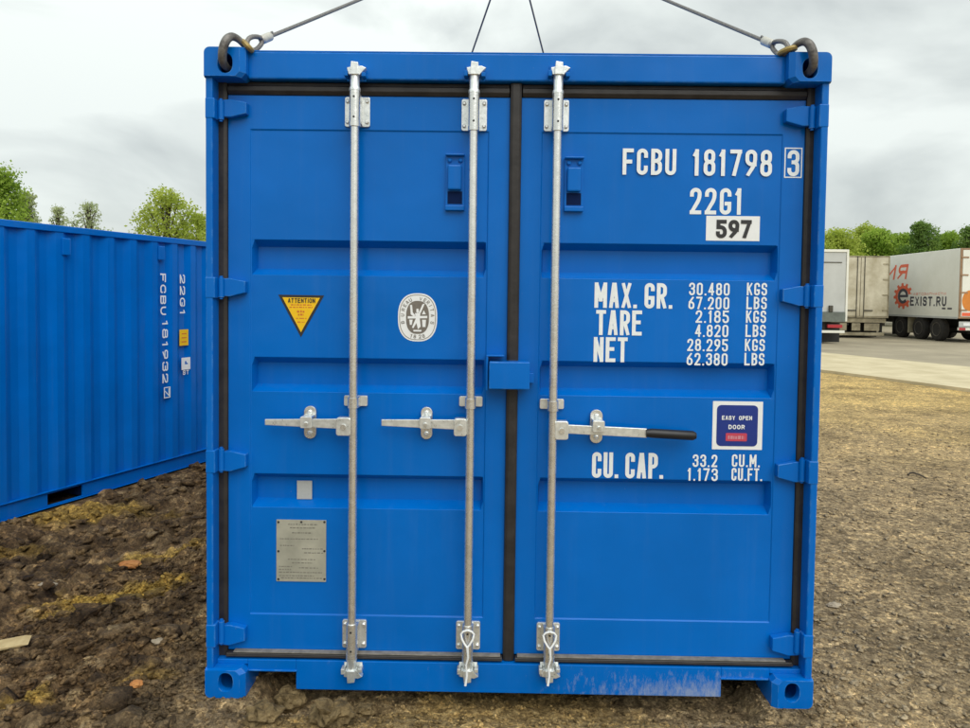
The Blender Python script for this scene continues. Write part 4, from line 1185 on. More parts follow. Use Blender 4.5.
# --- lifting slings
APEX = P(513, -66, 3.03)
slings = []
def rope_path(a, b, sag, n=26):
    a, b = Vector(a), Vector(b); return [a.lerp(b, i/n) - Vector((0, 0, sag*4*(i/n)*(1-i/n))) for i in range(n+1)]
def sling(sx, front, pts_px, label):
    root = empty('wire_rope_sling', (0,0,0), 0, label, 'sling', 'four-leg lifting slings')
    yb = 0.0 if front else CL
    sg = 1 if front else -1
    hx = sx*(CW-0.086); hz = CH-0.065
    inn = -sx
    root.location = (hx, yb, CH)
    def L3(dx, dy, dz): return Vector((dx*inn, dy*sg, dz))
    # hook: from inside the aperture out over the top edge to the eye
    path = [L3(0.002, 0.055, -0.075), L3(-0.002, 0.020, -0.076), L3(-0.004, -0.014, -0.060), L3(0.004, -0.030, -0.022), L3(0.016, -0.024, 0.015), L3(0.030, -0.004, 0.034), L3(0.048, 0.018, 0.030), L3(0.066, 0.034, 0.010)]
    sm = []
    for i in range(len(path)-1):
        p0 = path[max(0, i-1)]; p1 = path[i]; p2 = path[i+1]; p3 = path[min(len(path)-1, i+2)]
        for k in range(5):
            t_ = k/5
            sm.append(0.5*((2*p1)+(p2-p0)*t_+(2*p0-5*p1+4*p2-p3)*t_*t_+(3*p1-p0-3*p2+p3)*t_**3))
    sm.append(path[-1])
    rr = [0.010+0.0070*math.sin(math.pi*min(1, (i/len(sm))*0.85+0.12)) for i in range(len(sm))]
    MB().tube(sm, rr, 12).build('hook', M_RUSTHOOK, root, smooth=True)
    c = L3(0.074, 0.040, 0.014)
    top = APEX - root.location
    dr = (top-c).normalized()
    eyec = c + dr*0.022
    side = dr.cross(Vector((0, 1, 0))).normalized()
    MB().torus(c, Vector((0, 1, 0)), side*0.9+dr*0.45, 0.026, 0.011, 22, 8).build('hook_eye', M_BRASS, root, smooth=True)
    # thimble eye of the rope, teardrop, lying in the plane of view
    up = (Vector((0, 0, 1)) - dr*dr.z).normalized()
    Lg = 0.105; loop = []
    for i in range(21):
        t_ = i/20*2*math.pi
        s_ = (1-math.cos(t_))/2
        wdt = 0.030*math.sin(t_)*(1-0.45*s_)
        loop.append(c + dr*(s_*Lg) + up*wdt)
    MB().tube(loop, 0.0095, 10).build('rope_eye', M_ROPE, root, smooth=True)
    f0 = c + dr*(Lg-0.008); f1 = c + dr*(Lg+0.062)
    MB().tube([f0, f0+dr*0.006, f1-dr*0.006, f1], [0.013, 0.018, 0.018, 0.012], 12).build('ferrule', M_FERRULE, root, smooth=True)
    tail = f1 + dr*0.02 + up*0.012
    MB().tube([f1-dr*0.01+up*0.008, tail], [0.006, 0.005], 8).build('rope_tail', M_ROPE, root)
    # six-strand rope: a core with a helical strand relief comes from the material; slight sag under its own weight
    MB().tube(rope_path(f1-dr*0.004, top-dr*0.16, 0.006), 0.0082, 10).build('rope', M_ROPE, root, smooth=True)
    e0 = top-dr*0.16
    MB().tube([e0-dr*0.06, e0-dr*0.055, e0-dr*0.005, e0], [0.012, 0.018, 0.018, 0.012], 12).build('ferrule', M_FERRULE, root, smooth=True)
    loop = []
    for i in range(21):
        t_ = i/20*2*math.pi; s_ = (1-math.cos(t_))/2
        loop.append(e0 - dr*0.006 + dr*(s_*0.155) + up*0.03*math.sin(t_)*(0.5+0.5*s_))
    MB().tube(loop, 0.0095, 10).build('rope_eye', M_ROPE, root, smooth=True)
    return root
sling(-1, True, None, 'wire rope sling hooked into the upper left corner of the near container')
sling(1, True, None, 'wire rope sling hooked into the upper right corner of the near container')
sling(-1, False, None, 'left thin rope rising from behind the near container roof')
sling(1, False, None, 'right thin rope rising from behind the near container roof')
hk = empty('crane_hook', APEX, 0, 'crane hook and hoist rope gathering the four slings above the picture', 'crane hook')
MB().torus((0, 0, 0.02), (1,0,0), (0,0,1), 0.085, 0.016, 30, 10).build('master_link', M_RUSTHOOK, hk, smooth=True)
arc = [Vector((0.0, math.sin(R(a))*0.09, 0.12-math.cos(R(a))*0.09+0.075)) for a in range(-120, 181, 15)]
arc = [Vector((0, p.y, p.z)) for p in arc]
MB().tube(arc+[Vector((0, 0.0, 0.40))], [0.012+0.016*math.sin(math.pi*min(1, i/len(arc)))+0.004 for i in range(len(arc)+1)], 12).build('hook', M_RUSTHOOK, hk, smooth=True)
MB().box(-0.09, 0.09, -0.13, 0.13, 0.36, 0.70).build('hook_block', M_BRASS, hk, bevel=0.03)
for yy in (-0.08, 0.08): MB().tube([(0, yy, 0.68), (0, yy, 9.0)], 0.011, 8).build('hoist_rope', M_ROPE, hk)


# ------------------------------------------------------------------ trailers parked on the lot
M_BOXW = mat('white_box_panel', (0.72, 0.71, 0.62), 0.5, var_col=(0.82, 0.81, 0.73), vscale=0.8)
M_BOXG = mat('grey_box_panel', (0.44, 0.45, 0.43), 0.5, var_col=(0.54, 0.55, 0.53), vscale=0.9)
M_BOXD = mat('dirty_cream_door', (0.36, 0.31, 0.20), 0.7, var_col=(0.66, 0.61, 0.47), vscale=1.3, detail=9)
M_FRAMED = mat('dark_chassis', (0.022, 0.021, 0.019), 0.8, var=0.3, vscale=3)
M_TYRE = mat('tyre_rubber', (0.022, 0.020, 0.018), 0.85, var=0.3, vscale=5)
M_RIM = mat('dusty_rim', (0.10, 0.09, 0.075), 0.7, 0.2, var=0.3, vscale=6)
M_DIRTYM = mat('muddy_underbody', (0.16, 0.135, 0.085), 0.85, var_col=(0.42, 0.37, 0.25), vscale=2.6, detail=9)
M_REDL = mat('red_lamp', (0.45, 0.03, 0.04), 0.3, var=0.1)
M_SEAM = mat('door_seam', (0.07, 0.065, 0.05), 0.8, var=0.2)
M_ORANGE = mat('orange_print', (0.65, 0.22, 0.03), 0.5, var=0.08)
M_ORRED = mat('orange_red_print', (0.78, 0.13, 0.05), 0.5, var=0.06)
M_CHAR = mat('charcoal_print', (0.05, 0.05, 0.065), 0.5, var=0.1)
M_FRBROWN = mat('rusty_door_frame', (0.33, 0.20, 0.11), 0.6, var=0.2, vscale=3)
LOT_Z = 0.035

A3 = G(957.5, 343.2, LOT_Z)
Z3T = P(957.5, 248.0, A3.y).z; Z3B = P(957.5, 318.5, A3.y).z
_d = ray(887, 256.2); B3 = CAM + _d*((Z3T-CAM.z)/_d.z)
H3 = Vector((B3.x-A3.x, B3.y-A3.y, 0)).normalized()
ANG3 = math.atan2(-H3.x, H3.y)           # rotation about z of the parked row
RX3 = Vector((H3.y, -H3.x, 0))

def lathe_x(prof, n, x0):                # profile of (x, r) round the x axis
    vs = []; fs = []
    for (x, r_) in prof:
        for k_ in range(n):
            a_ = 2*math.pi*k_/n; vs.append((x0+x, r_*math.cos(a_), r_*math.sin(a_)))
    m_ = len(prof)
    for i in range(m_-1):
        for k_ in range(n):
            fs.append((i*n+k_, i*n+(k_+1) % n, (i+1)*n+(k_+1) % n, (i+1)*n+k_))
    fs.append(tuple(range(n))); fs.append(tuple(range((m_-1)*n, m_*n)))
    return vs, fs
WH = {}
def wheel(root, x, y, r=0.50, out=-1):
    key = (r, out)
    if key not in WH:
        t_ = MB(); v, f = lathe_x([(-0.14, r*0.62), (-0.15, r*0.86), (-0.12, r*0.97), (-0.06, r), (0.06, r), (0.12, r*0.97), (0.15, r*0.86), (0.14, r*0.62)], 28, 0); t_.add(v, f)
        to = t_.build('wheel', M_TYRE, root, smooth=True)
        q = MB(); v, f = lathe_x([(out*0.09, r*0.60), (out*0.155, r*0.60), (out*0.15, r*0.54), (out*0.085, r*0.48), (out*0.075, r*0.30), (out*0.12, r*0.26), (out*0.13, r*0.12)], 24, 0); q.add(v, f)
        ro = q.build('rim', M_RIM, to, smooth=True)
        WH[key] = (to.data, ro.data)
    else:
        to = bpy.data.objects.new('wheel', WH[key][0]); COL.objects.link(to); to.parent = root
        ro = bpy.data.objects.new('rim', WH[key][1]); COL.objects.link(ro); ro.parent = to
    to.location = (x, y, r); return to

def trailer(label, org, z0, z1, length, wall, axles, W2=1.25):
    root = empty('box_trailer', org, ANG3, label, 'trailer', 'box trailers parked side by side')
    MB().box(-W2, W2, 0.03, length, z0, z1).build('cargo_box', wall, root, bevel=0.02)
    mb = MB()
    for xx in (-0.45, 0.45): mb.box(xx-0.06, xx+0.06, 0.12, length-0.2, z0-0.34, z0-0.004)
    mb.box(-0.39, 0.39, 0.2, 0.35, z0-0.25, z0-0.1); mb.box(-0.39, 0.39, length*0.5, length*0.5+0.15, z0-0.25, z0-0.1)
    mb.build('chassis', M_FRAMED, root)
    for y_ in axles:
        for sx in (-1, 1): wheel(root, sx*(W2-0.20), y_, 0.50, sx)
        MB().tube([(-W2+0.3, y_, 0.50), (W2-0.3, y_, 0.50)], 0.07, 10).build('axle', M_FRAMED, root)
    for sx in (-1, 1):
        MB().box(sx*0.75-0.06, sx*0.75+0.06, length*0.78, length*0.78+0.14, 0.0, z0-0.345).build('landing_leg', M_FRAMED, root)
    return root

def doors(root, z0, z1, W2, dm, frame, seam=True):
    f = 0.07
    for nm, (xa, xb, za, zb2) in (('door_frame', (-W2, -W2+f, z0, z1)), ('door_frame', (W2-f, W2, z0, z1)), ('door_frame', (-W2+f, W2-f, z1-f, z1)), ('door_frame', (-W2+f, W2-f, z0, z0+f))):
        MB().box(xa, xb, -0.03, 0.029, za, zb2).build(nm, frame, root, bevel=0.008)
    for sx in (-1, 1):
        xa, xb = sorted((sx*0.012, sx*(W2-f-0.006)))
        d_ = MB().box(xa, xb, -0.045, 0.028, z0+f+0.006, z1-f-0.006).build('door', dm, root, bevel=0.008)
        for k_ in range(4):
            zz = z0+(z1-z0)*(0.12+0.25*k_)
            xa, xb = sorted((sx*(W2-0.02), sx*(W2-0.30)))
            MB().box(xa, xb, -0.062, -0.0455, zz-0.03, zz+0.03).build('hinge', frame, d_)
        xr = sx*0.16
        MB().tube([(xr, -0.065, z0+0.02), (xr, -0.065, z1-0.02)], 0.016, 8).build('lock_rod', M_SEAM, d_)
        xa, xb = sorted((sx*0.18, sx*0.55))
        MB().box(xa, xb, -0.085, -0.0665, z0+0.30, z0+0.35).build('handle', M_SEAM, d_)

# nearest to the right edge: white box with its side turned to us
o3 = A3 + RX3*1.25
T3 = trailer('white box trailer with red gear emblem and dark website lettering on its side', (o3.x, o3.y, LOT_Z), Z3B-LOT_Z, Z3T-LOT_Z, 12.5, M_BOXW, (1.55, 2.86, 4.35))
z0, z1 = Z3B-LOT_Z, Z3T-LOT_Z
doors(T3, z0, z1, 1.25, M_BOXW, M_FRBROWN)
def t3_loc(px, py):
    q = PL(px, py, A3, RX3) - Vector((o3.x, o3.y, LOT_Z))
    return q.dot(RX3), q.dot(H3), q.z
# gear emblem and print on the left side (x = -1.25); the side reads from the far end towards the rear
SXP = -1.2535
def side_text(s_, px0, px1, pyt, pyb, m_, sw=0.17, slant=0.0):
    ym = (pyt+pyb)/2; xm_ = (px0+px1)/2
    _, ya, _ = t3_loc(px0, ym); _, yb, _ = t3_loc(px1, ym); zt_ = t3_loc(xm_, pyt)[2]; zb2 = t3_loc(xm_, pyb)[2]
    mb = MB(); text_mesh(mb, s_, (SXP, ya, zb2), (0,-1,0), (0,0,1), (-1,0,0), ya-yb, zt_-zb2, sw, slant=slant)
    return mb.build('side_lettering', m_, T3)
side_text('ИЯ', 886, 906.5, 265, 279.5, M_ORRED, 0.2, 0.25)
side_text('EXIST.RU', 910.2, 946.4, 296.5, 306.0, M_CHAR, 0.2)
side_text('АВТОЗАПЧАСТИ', 913.5, 946, 292.6, 295.0, M_ORRED, 0.14)
c_ = t3_loc(903, 296.0); ry = abs(t3_loc(893.5, 296)[1]-t3_loc(912.5, 296)[1])/2; rz = (t3_loc(903, 283)[2]-t3_loc(903, 309)[2])/2
mb = MB(); n = 96; vo = []; vi = []
for i in range(n):
    t_ = 2*math.pi*i/n; ph = (i % 8)
    k_ = 1.0 if ph < 4 else 0.80
    vo.append((SXP, c_[1]-ry*k_*math.cos(t_), c_[2]+rz*k_*math.sin(t_))); vi.append((SXP, c_[1]-ry*0.56*math.cos(t_), c_[2]+rz*0.56*math.sin(t_)))
mb.add(vo+vi, [(i, (i+1) % n, (i+1) % n+n, i+n) for i in range(n) if not (-0.55 < math.atan2(math.sin(2*math.pi*i/n), math.cos(2*math.pi*i/n)) < 0.15)])
mb.build('gear_emblem', M_ORRED, T3)
mb = MB(); path = []
for i in range(25):
    t_ = R(5+300*i/24); path.append((0.42*math.cos(t_), 0.47*math.sin(t_)))
to3 = lambda a, b, l: Vector((SXP-0.002-l, c_[1]-ry*a, c_[2]+rz*b))
ribbon(mb, path, False, 0.22, to3, 0.0); ribbon(mb, [(-0.34, 0.0), (0.40, 0.0)], False, 0.18, to3, 0.0006)
mb.build('emblem_letter', M_CHAR, T3)
for (px0, px1, sd_) in ((942, 945.5, 1), (947.5, 952, 2)):
    ya = t3_loc(px0, 308.5)[1]; yb = t3_loc(px1, 308.5)[1]; zz = t3_loc(947, 308.5)[2]
    MB().box(SXP-0.001, SXP, yb, ya, zz-0.035, zz+0.035).build('print_line', M_CHAR, T3)
MB().box(-0.3, 0.3, 0.9, 5.2, 0.35, z0-0.36).build('suspension_box', M_FRAMED, T3)
MB().box(-1.262, -1.2505, 0.05, 12.4, z0-0.02, z0+0.06).build('side_rail', M_BOXG, T3)
# mud flap, underrun bumper, number plate, lamps
MB().box(-1.2, -0.72, 4.95, 4.98, 0.12, z0-0.01).build('mud_flap', M_FRAMED, T3)
MB().box(-1.22, -0.72, 3.62, 3.65, 0.25, z0-0.01).build('mud_flap', M_DIRTYM, T3)
MB().box(-1.22, 1.22, 0.02, 0.10, z0-0.48, z0-0.36).build('underrun_bar', M_BOXW, T3, bevel=0.01)
MB().box(-1.22, 1.22, 0.0, 0.02, z0-0.34, z0-0.12).build('lamp_panel', M_BOXG, T3)
MB().box(-1.05, -0.53, -0.012, -0.001, z0-0.29, z0-0.18).build('number_plate', M_VINYL, T3)
for sx in (-1, 1):
    xa, xb = sorted((sx*0.95, sx*1.2)); MB().box(xa+sx*0.0, xb, 0.005, 0.0195, z0-0.47, z0-0.37).build('tail_lamp', M_REDL, T3)
pts = [(0.30*math.cos(2*math.pi*i/24), 0.42*math.sin(2*math.pi*i/24)) for i in range(24)]
mb = MB(); mb.prism_y([(-0.86+a_, z0+0.72+b_) for a_, b_ in pts], -0.0485, -0.0455); mb.build('orange_oval', M_ORANGE, T3)
MB().box(-1.15, 1.15, -0.0472, -0.0455, z0+0.10, z0+0.24).build('door_stripe', M_ORRED, T3)

# middle: cream, mud-stained doors
R2 = P(887.2, 343, 29.0); S2T = P(887, 256, 29.0).z; S2B = P(887, 318, 29.0).z
o2 = Vector((R2.x, 29.0, 0)) - RX3*1.27
T2 = trailer('box trailer showing mud-stained cream rear doors, left of the gear emblem trailer', (o2.x, o2.y, LOT_Z), S2B-LOT_Z, S2T-LOT_Z, 12.0, M_BOXG, (1.7, 3.0, 4.3), 1.27)
doors(T2, S2B-LOT_Z, S2T-LOT_Z, 1.27, M_BOXD, M_DIRTYM)
z0 = S2B-LOT_Z
MB().box(-1.2, 1.2, 0.03, 0.12, z0-0.22, z0-0.02).build('rear_beam', M_DIRTYM, T2, bevel=0.01)
MB().box(-1.15, 1.15, 0.05, 0.15, z0-0.80, z0-0.66).build('underrun_bar', M_DIRTYM, T2, bevel=0.01)
for xx in (-0.9, -0.3, 0.25, 0.62):
    MB().box(xx, xx+0.38 if xx < 0.6 else xx+0.3, 0.02, 0.05, z0-0.58, z0-0.25).build('lamp_board', M_DIRTYM, T2, bevel=0.01)
for sx in (-1, 1): MB().box(sx*0.6-0.04, sx*0.6+0.04, 0.06, 0.14, z0-0.6, z0-0.22).build('bar_bracket', M_FRAMED, T2)
for sx in (-1, 1): MB().box(sx*0.65-0.6, sx*0.65+0.6, 0.9, 0.92, 0.03, z0-0.05).build('mud_flap', M_FRAMED, T2)  # flaps widened and lowered to darken the gap beneath the trailer

# left of the row: pale grey box body with a folded tail lift
R1 = P(846, 343, 24.2); S1T = P(846, 249.5, 24.2).z; S1B = P(846, 321.5, 24.2).z
o1 = Vector((R1.x, 24.2, 0)) - RX3*1.25
T1 = empty('box_truck', (o1.x, o1.y, LOT_Z), ANG3, 'pale grey box truck with folded tail lift, half hidden behind the near container', 'truck')
z0, z1 = S1B-LOT_Z, S1T-LOT_Z
MB().box(-1.25, 1.25, 0.03, 6.5, z0, z1).build('cargo_box', M_BOXG, T1, bevel=0.03)
for (xa, xb, za, zb2) in ((-1.25, -1.17, z0, z1), (1.17, 1.25, z0, z1), (-1.17, 1.17, z1-0.10, z1)):
    MB().box(xa, xb, -0.04, 0.029, za, zb2).build('rear_frame', M_BOXW, T1, bevel=0.01)
MB().box(-1.16, 1.16, -0.01, 0.028, z0+0.36, z1-0.11).build('shutter', M_BOXG, T1)
MB().box(-1.16, 1.0, -0.03, -0.0105, z1-0.50, z1-0.47).build('shutter_rail', M_SEAM, T1)
MB().box(-1.16, 1.16, -0.09, -0.0, z0-0.02, z0+0.35).build('tail_lift', M_FRBROWN if False else mat('dull_green_grey_lift', (0.13, 0.15, 0.13), 0.6, var=0.25, vscale=4), T1, bevel=0.01)
MB().box(0.55, 0.68, -0.12, -0.01, z0+0.36, z0+0.60).build('lift_latch', M_SEAM, T1, bevel=0.01)
MB().box(-0.5, 0.5, 0.1, 6.9, z0-0.32, z0-0.004).build('chassis', M_FRAMED, T1)
MB().box(-1.2, 1.2, 0.02, 0.10, 0.42, 0.52).build('underrun_bar', M_BOXW, T1, bevel=0.01)
for sx in (-1, 1):
    xa, xb = sorted((sx*0.55, sx*1.1)); MB().box(xa, xb, 0.0, 0.10, 0.62, z0-0.12).build('tail_lamp', M_REDL, T1, bevel=0.01)
    MB().box(sx*0.65-0.6, sx*0.65+0.6, 0.55, 0.57, 0.05, z0-0.05).build('mud_flap', M_FRAMED, T1)
for y_ in (1.6, 7.6):
    for sx in (-1, 1): wheel(T1, sx*1.05, y_, 0.50, sx)
    MB().tube([(-0.95, y_, 0.5), (0.95, y_, 0.5)], 0.08, 10).build('axle', M_FRAMED, T1)
mb = MB(); mb.prism_y([(-1.2, 0.6), (1.2, 0.6), (1.2, 2.1), (1.1, 2.75), (-1.1, 2.75), (-1.2, 2.1)], 6.7, 8.6); mb.build('cab', M_BOXW, T1, bevel=0.05)

# ------------------------------------------------------------------ trees
def leaf_mat(name, c0, c1):
    M = bpy.data.materials.new(name); M.use_nodes = True; t = M.node_tree; L = t.links.new
    b = t.nodes['Principled BSDF']; b.inputs['Roughness'].default_value = 0.6; b.inputs['Specular IOR Level'].default_value = 0.2
    g = t.nodes.new('ShaderNodeNewGeometry'); n_ = t.nodes.new('ShaderNodeTexNoise'); n_.inputs['Scale'].default_value = 1.1; n_.inputs['Detail'].default_value = 8
    L(g.outputs['Position'], n_.inputs['Vector'])
    r_ = t.nodes.new('ShaderNodeValToRGB'); r_.color_ramp.elements[0].position = 0.35; r_.color_ramp.elements[1].position = 0.65
    r_.color_ramp.elements[0].color = (*c0, 1); r_.color_ramp.elements[1].color = (*c1, 1); L(n_.outputs[0], r_.inputs[0])
    L(r_.outputs[0], b.inputs['Base Color'])
    tr = t.nodes.new('ShaderNodeBsdfTranslucent'); L(r_.outputs[0], tr.inputs['Color'])
    mx_ = t.nodes.new('ShaderNodeMixShader'); mx_.inputs[0].default_value = 0.5
    out = t.nodes['Material Output']; L(b.outputs[0], mx_.inputs[1]); L(tr.outputs[0], mx_.inputs[2]); L(mx_.outputs[0], out.inputs['Surface'])
    return M
L_SPRING = leaf_mat('spring_leaves', (0.3, 0.39, 0.05), (0.52, 0.6, 0.12))
L_MID = leaf_mat('mid_leaves', (0.2, 0.33, 0.036), (0.4, 0.54, 0.09))
L_DARK = leaf_mat('dark_leaves', (0.1, 0.19, 0.04), (0.24, 0.36, 0.08))
L_PALE = leaf_mat('hazed_leaves', (0.36, 0.44, 0.22), (0.54, 0.6, 0.34))  # distance haze put into the leaf colour
M_BARK = mat('bark', (0.07, 0.055, 0.04), 0.9, var=0.35, vscale=6, bump=0.5, bscale=20)
def tree(label, px, py_top, half_px, ydist, lm, n_leaf, crown_k=0.62, leaf=0.16, seed=1, name='tree', sparse=0.0):
    r_ = random.Random(seed); g_ = np.random.default_rng(seed)
    top = P(px, py_top, ydist); zg = float(ground_h(np.array([top.x]), np.array([ydist]))[0])
    Hh = top.z-zg; rad = half_px*(ydist-CAM.y)/F_PX
    root = empty(name, (top.x, ydist, zg), 0, label, 'tree', 'trees in the background')
    mb = MB(); lean = r_.uniform(-0.05, 0.05)*Hh
    tr_pts = [(lean*(i/6)**1.5+r_.uniform(-.04, .04), r_.uniform(-.04, .04), Hh*0.9*i/6) for i in range(7)]; tr_pts[0] = (0, 0, -0.1)
    mb.tube(tr_pts, [0.055*Hh**0.8*(1-0.13*i) for i in range(7)], 8)
    lobes = []
    nl = 46
    for k_ in range(nl):
        zz = Hh*(1-crown_k)+Hh*crown_k*((k_+0.5)/nl)
        f_ = (zz-Hh*(1-crown_k))/(Hh*crown_k)
        prof = math.sin(math.pi*min(1, 0.18+0.80*f_))**0.7
        a_ = k_*2.4+r_.uniform(-.5, .5); d_ = rad*prof*(0.12+0.80*r_.random()**0.7)
        c = Vector((d_*math.cos(a_)+lean*zz/Hh, d_*math.sin(a_), min(zz, Hh*0.93)))
        s_ = rad*r_.uniform(0.16, 0.34)*(0.65+0.5*prof)
        lobes.append((c, s_)); zb2 = zz*r_.uniform(0.5, 0.75)
        b0 = Vector((lean*(zb2/Hh)**1.5, 0, zb2)); mid = b0.lerp(c, 0.55)+Vector((0, 0, 0.06*Hh))
        mb.tube([b0, mid, c, c+(c-mid)*0.4], [0.012*Hh**0.8, 0.008*Hh**0.8, 0.004*Hh**0.8, 0.002], 5)
    mb.build('trunk', M_BARK, root, smooth=True)
    wts = np.array([l[1]**2 for l in lobes]); wts /= wts.sum()
    ii = g_.choice(len(lobes), n_leaf, p=wts)
    C = np.array([l[0][:] for l in lobes])[ii]; S = np.array([l[1] for l in lobes])[ii]
    d = g_.normal(size=(n_leaf, 3)); d /= np.linalg.norm(d, axis=1)[:, None]
    rr_ = S*(0.25+0.85*g_.random(n_leaf)**0.6+0.40*np.abs(g_.normal(size=n_leaf)))
    # twigs: pull groups of leaves together so gaps open between them
    tw = np.floor(d*2.6+g_.random(3)*3); ph = np.sin(tw @ np.array([12.9, 78.2, 37.7]))*43758.5; ph = ph-np.floor(ph)
    keep = ph > (0.12+sparse)
    pos = C + d*rr_[:, None]*np.array([1, 1, 0.85])
    pos = pos[keep]; m_ = len(pos)
    pos[:, 2] = np.clip(pos[:, 2], Hh*0.15, Hh*1.0+0.1)
    u = g_.normal(size=(m_, 3)); u /= np.linalg.norm(u, axis=1)[:, None]
    w = g_.normal(size=(m_, 3)); w -= (w*u).sum(1)[:, None]*u; w /= np.linalg.norm(w, axis=1)[:, None]
    sz = leaf*0.55*(0.5+0.9*g_.random(m_))[:, None]
    Vv = np.stack([pos-u*sz, pos-w*sz*0.55, pos+u*sz, pos+w*sz*0.55], 1).reshape(-1, 3)
    me = bpy.data.meshes.new('crown'); me.vertices.add(4*m_); me.vertices.foreach_set('co', Vv.ravel())
    me.loops.add(4*m_); me.loops.foreach_set('vertex_index', np.arange(4*m_, dtype=np.int32))
    me.polygons.add(m_); me.polygons.foreach_set('loop_start', np.arange(m_, dtype=np.int32)*4)
    me.update(calc_edges=True); me.materials.append(lm)
    o = bpy.data.objects.new('crown', me); COL.objects.link(o); o.parent = root
    return root
LT = [
 ('tall dark green tree above the left container at the picture edge', 3, 164, 38, 24, L_MID, 9000, 0.8, 0.11, 31, 0.0),
 ('airy grey green tree just right of the tall one over the left container', 32, 186, 20, 27, L_PALE, 4200, 0.75, 0.10, 32, 0.08),
 ('small thin pale tree, left of the pair beyond the left container', 57, 201, 14, 34, L_PALE, 2200, 0.75, 0.11, 33, 0.10),
 ('feathery pale tree, right of the pair beyond the left container', 88, 197, 20, 34, L_PALE, 2800, 0.75, 0.11, 34, 0.12),
 ('yellow green bushy tree behind the left container, beside the near one', 166, 187, 38, 24, L_SPRING, 7000, 0.8, 0.10, 35, 0.06),
 ('low yellow green tree peeping out at the near container left edge', 200, 210, 22, 25, L_SPRING, 4000, 0.8, 0.10, 36, 0.0)]
RT = [
 ('yellow green tree behind the grey box truck', 838, 230, 30, 46, L_SPRING, 8750, 0.85, 0.17, 41, 0.0),
 ('loose yellow green tree above the cream trailer doors', 863, 224, 25, 50, L_SPRING, 8125, 0.85, 0.17, 42, 0.06),
 ('mid green tree over the join of the two trailers', 884, 228, 25, 47, L_MID, 8125, 0.85, 0.17, 43, 0.0),
 ('round mid green tree above the red lettering', 904, 231, 22, 52, L_MID, 7500, 0.85, 0.17, 44, 0.0),
 ('tallest dark green tree above the white trailer', 924, 219, 20, 45, L_DARK, 7000, 0.88, 0.15, 45, 0.0),
 ('low bright green bush tree above the white trailer roof', 937, 238, 22, 54, L_SPRING, 6250, 0.9, 0.17, 46, 0.0),
 ('mid green tree above the rear corner of the white trailer', 951, 230, 22, 49, L_MID, 7500, 0.85, 0.17, 47, 0.0),
 ('dark green tree cut by the right picture edge', 972, 224, 22, 44, L_DARK, 7000, 0.88, 0.15, 48, 0.0)]
for (lb_, px, py, hp, yd, lm, nl_, ck, lf, sd_, sp_) in LT+RT: tree(lb_, px, py, hp, yd, lm, int(nl_*2.6), ck, lf, sd_, 'tree', sp_)

# a far wood on the horizon, one mass of foliage hidden behind the containers from here
g_ = np.random.default_rng(99); n_ = 26000
xw = g_.uniform(-260, 320, n_); yw = 170 + 25*np.sin(xw*0.021) + g_.uniform(0, 22, n_)
hw = 3.5 + 5.0*fbm(xw, yw*0+3.0, 0.09, 4, 7)
zw = hw*g_.random(n_)**0.75
pos = np.stack([xw, yw, zw], 1); u = g_.normal(size=(n_, 3)); u /= np.linalg.norm(u, axis=1)[:, None]
w = g_.normal(size=(n_, 3)); w -= (w*u).sum(1)[:, None]*u; w /= np.linalg.norm(w, axis=1)[:, None]
sz = (0.35+0.5*g_.random(n_))[:, None]
Vv = np.stack([pos-u*sz, pos-w*sz*0.6, pos+u*sz, pos+w*sz*0.6], 1).reshape(-1, 3)
me = bpy.data.meshes.new('far_wood'); me.vertices.add(4*n_); me.vertices.foreach_set('co', Vv.ravel())
me.loops.add(4*n_); me.loops.foreach_set('vertex_index', np.arange(4*n_, dtype=np.int32))
me.polygons.add(n_); me.polygons.foreach_set('loop_start', np.arange(n_, dtype=np.int32)*4)
me.update(calc_edges=True); me.materials.append(L_DARK)
o = bpy.data.objects.new('far_wood', me); COL.objects.link(o); tag(o, 'low green wood along the far horizon', kind='stuff')

